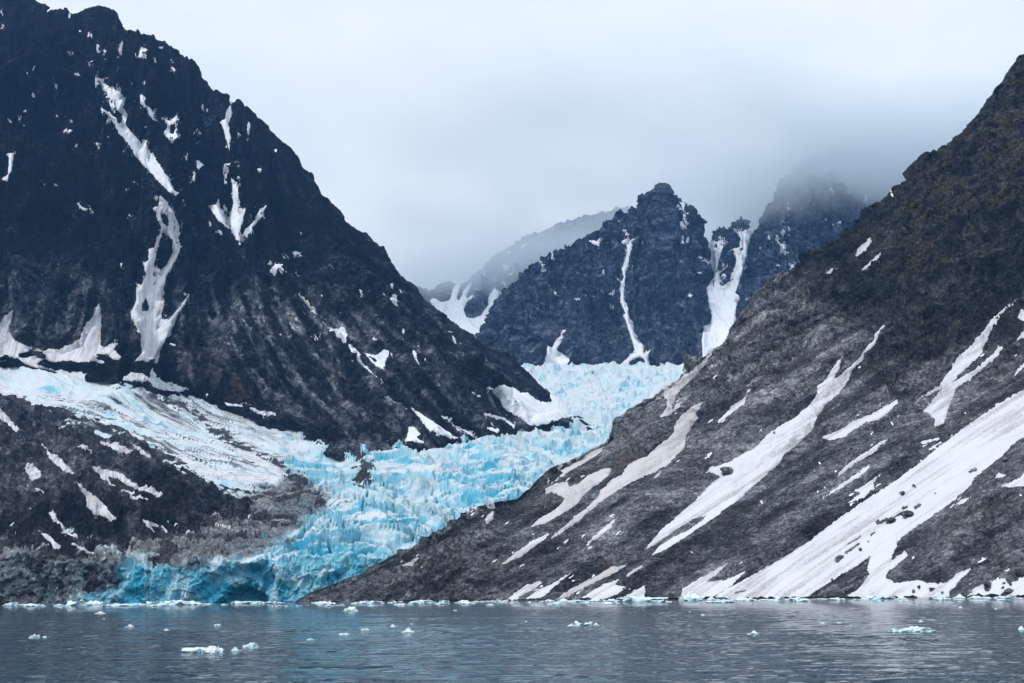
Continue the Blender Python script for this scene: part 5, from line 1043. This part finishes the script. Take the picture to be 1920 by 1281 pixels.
# dark rocks along the tide line
rp = []
for i in range(5):
    V = IV.copy(); x, y, z = V.T
    V = V * (0.85 + 0.45 * fbm(x * 1.3, y * 1.3, z * 1.3, 4, 730 + i)[:, None]) * np.array([1, 1, 0.7]); zz = np.zeros(len(V))
    o = mesh_obj('shore_rock', V, IF, M_RIGHT, {'slab': zz, 'veg': zz, 'warm': zz, 'lichen_shade': zz + 0.7, 'across': V[:, 0]}); rp.append(o.data); bpy.data.objects.remove(o)
random.seed(11)
for i in range(130):
    px = random.uniform(585, 1925); Y0 = float(np.interp(px, [545, 560, 700, 1000, 1300, 1500, 1920], [1005, 1000, 985, 950, 862, 800, 700])) - random.uniform(0, 5)
    p = unproj(px, 1000.0, Y0); r = random.uniform(0.6, 1.8) * (1 + 0.9 * (random.random() < 0.12))
    o = bpy.data.objects.new('shore_rock', rp[i % 5]); sc.collection.objects.link(o); o.location = (p[0], p[1], random.uniform(-0.1, 0.35)); o.scale = (r * random.uniform(1, 2.0), r, r * random.uniform(0.7, 1.0)); o.rotation_euler = (0, 0, random.uniform(-0.6, 0.6))
    put(o, label='dark wet rock at the tide line below the right mountain', category='rock', group='rocks along the tide line')

# ------------------------------------------------------------------ air and cloud
def box(name, x0, x1, y0, y1, z0, z1):
    V = np.array([[x, y, z] for x in (x0, x1) for y in (y0, y1) for z in (z0, z1)], float)
    Fc = np.array([[0, 1, 3, 2], [4, 6, 7, 5], [0, 4, 5, 1], [2, 3, 7, 6], [0, 2, 6, 4], [1, 5, 7, 3]])
    m = bpy.data.materials.new(name); m.use_nodes = True; m.node_tree.nodes.clear()
    o = mesh_obj(name, V, Fc, m, smooth=False); return o, m
def make_haze():
    o, m = box('haze', -6000, 6000, -200, 7500, -13, 1720)
    t = m.node_tree; out = t.nodes.new('ShaderNodeOutputMaterial'); v = t.nodes.new('ShaderNodeVolumePrincipled')
    v.inputs['Color'].default_value = (0.20, 0.50, 1.0, 1); v.inputs['Density'].default_value = 0.000034; v.inputs['Anisotropy'].default_value = 0.1
    t.links.new(v.outputs[0], out.inputs['Volume']); put(o, kind='stuff', label='thin blue air between the mountains')
make_haze()
def make_cloud():
    V = IV.copy(); V = V * np.array([1900, 1250, 420.0])
    o_m = bpy.data.materials.new('cloud'); o_m.use_nodes = True; t = o_m.node_tree; t.nodes.clear()
    N = t.nodes.new; Lk = t.links.new
    out = N('ShaderNodeOutputMaterial'); v = N('ShaderNodeVolumePrincipled'); Lk(v.outputs[0], out.inputs['Volume'])
    v.inputs['Color'].default_value = (0.88, 0.955, 1.0, 1); v.inputs['Anisotropy'].default_value = 0.0
    g = N('ShaderNodeNewGeometry'); sp = N('ShaderNodeSeparateXYZ'); Lk(g.outputs['Position'], sp.inputs[0])
    nz = N('ShaderNodeTexNoise'); nz.inputs['Scale'].default_value = 0.0034; nz.inputs['Detail'].default_value = 5; Lk(g.outputs['Position'], nz.inputs['Vector'])
    def mt(op, a, b):
        m = N('ShaderNodeMath'); m.operation = op
        for i, q in enumerate((a, b)):
            if isinstance(q, (int, float)): m.inputs[i].default_value = q
            else: Lk(q, m.inputs[i])
        return m.outputs[0]
    def mr(f, a, b, c=0.0, d=1.0):
        m = N('ShaderNodeMapRange'); m.interpolation_type = 'SMOOTHSTEP'
        for i, q in zip((1, 2, 3, 4), (a, b, c, d)): m.inputs[i].default_value = q
        Lk(f, m.inputs[0]); return m.outputs[0]
    zz = mt('ADD', sp.outputs[2], mt('MULTIPLY', mt('SUBTRACT', nz.outputs['Fac'], 0.5), 330))
    zz = mt('ADD', zz, mr(sp.outputs[0], 420, 850, 0, 110)); zz = mt('ADD', zz, mr(sp.outputs[1], 4300, 4800, 0, 130))
    low = mr(zz, 1110, 1270); high = mr(zz, 1280, 1450, 1, 0)
    ex = mr(sp.outputs[0], -900, 100); ex2 = mr(sp.outputs[0], 2300, 3200, 1, 0)
    d = mt('MULTIPLY', mt('MULTIPLY', low, high), mt('MULTIPLY', ex, ex2)); d = mt('MULTIPLY', d, mr(sp.outputs[1], 4250, 4700, 1.0, 3.2)); d = mt('MULTIPLY', d, mr(sp.outputs[0], 350, 900, 0.0014, 0.0060)); Lk(d, v.inputs['Density'])
    b = box('cloud', -1000, 3200, 3300, 5600, 960, 1560)
    o = b[0]; o.data.materials.clear(); o.data.materials.append(o_m)
    put(o, kind='stuff', label='grey blue cloud bank resting on the far peaks')
make_cloud()
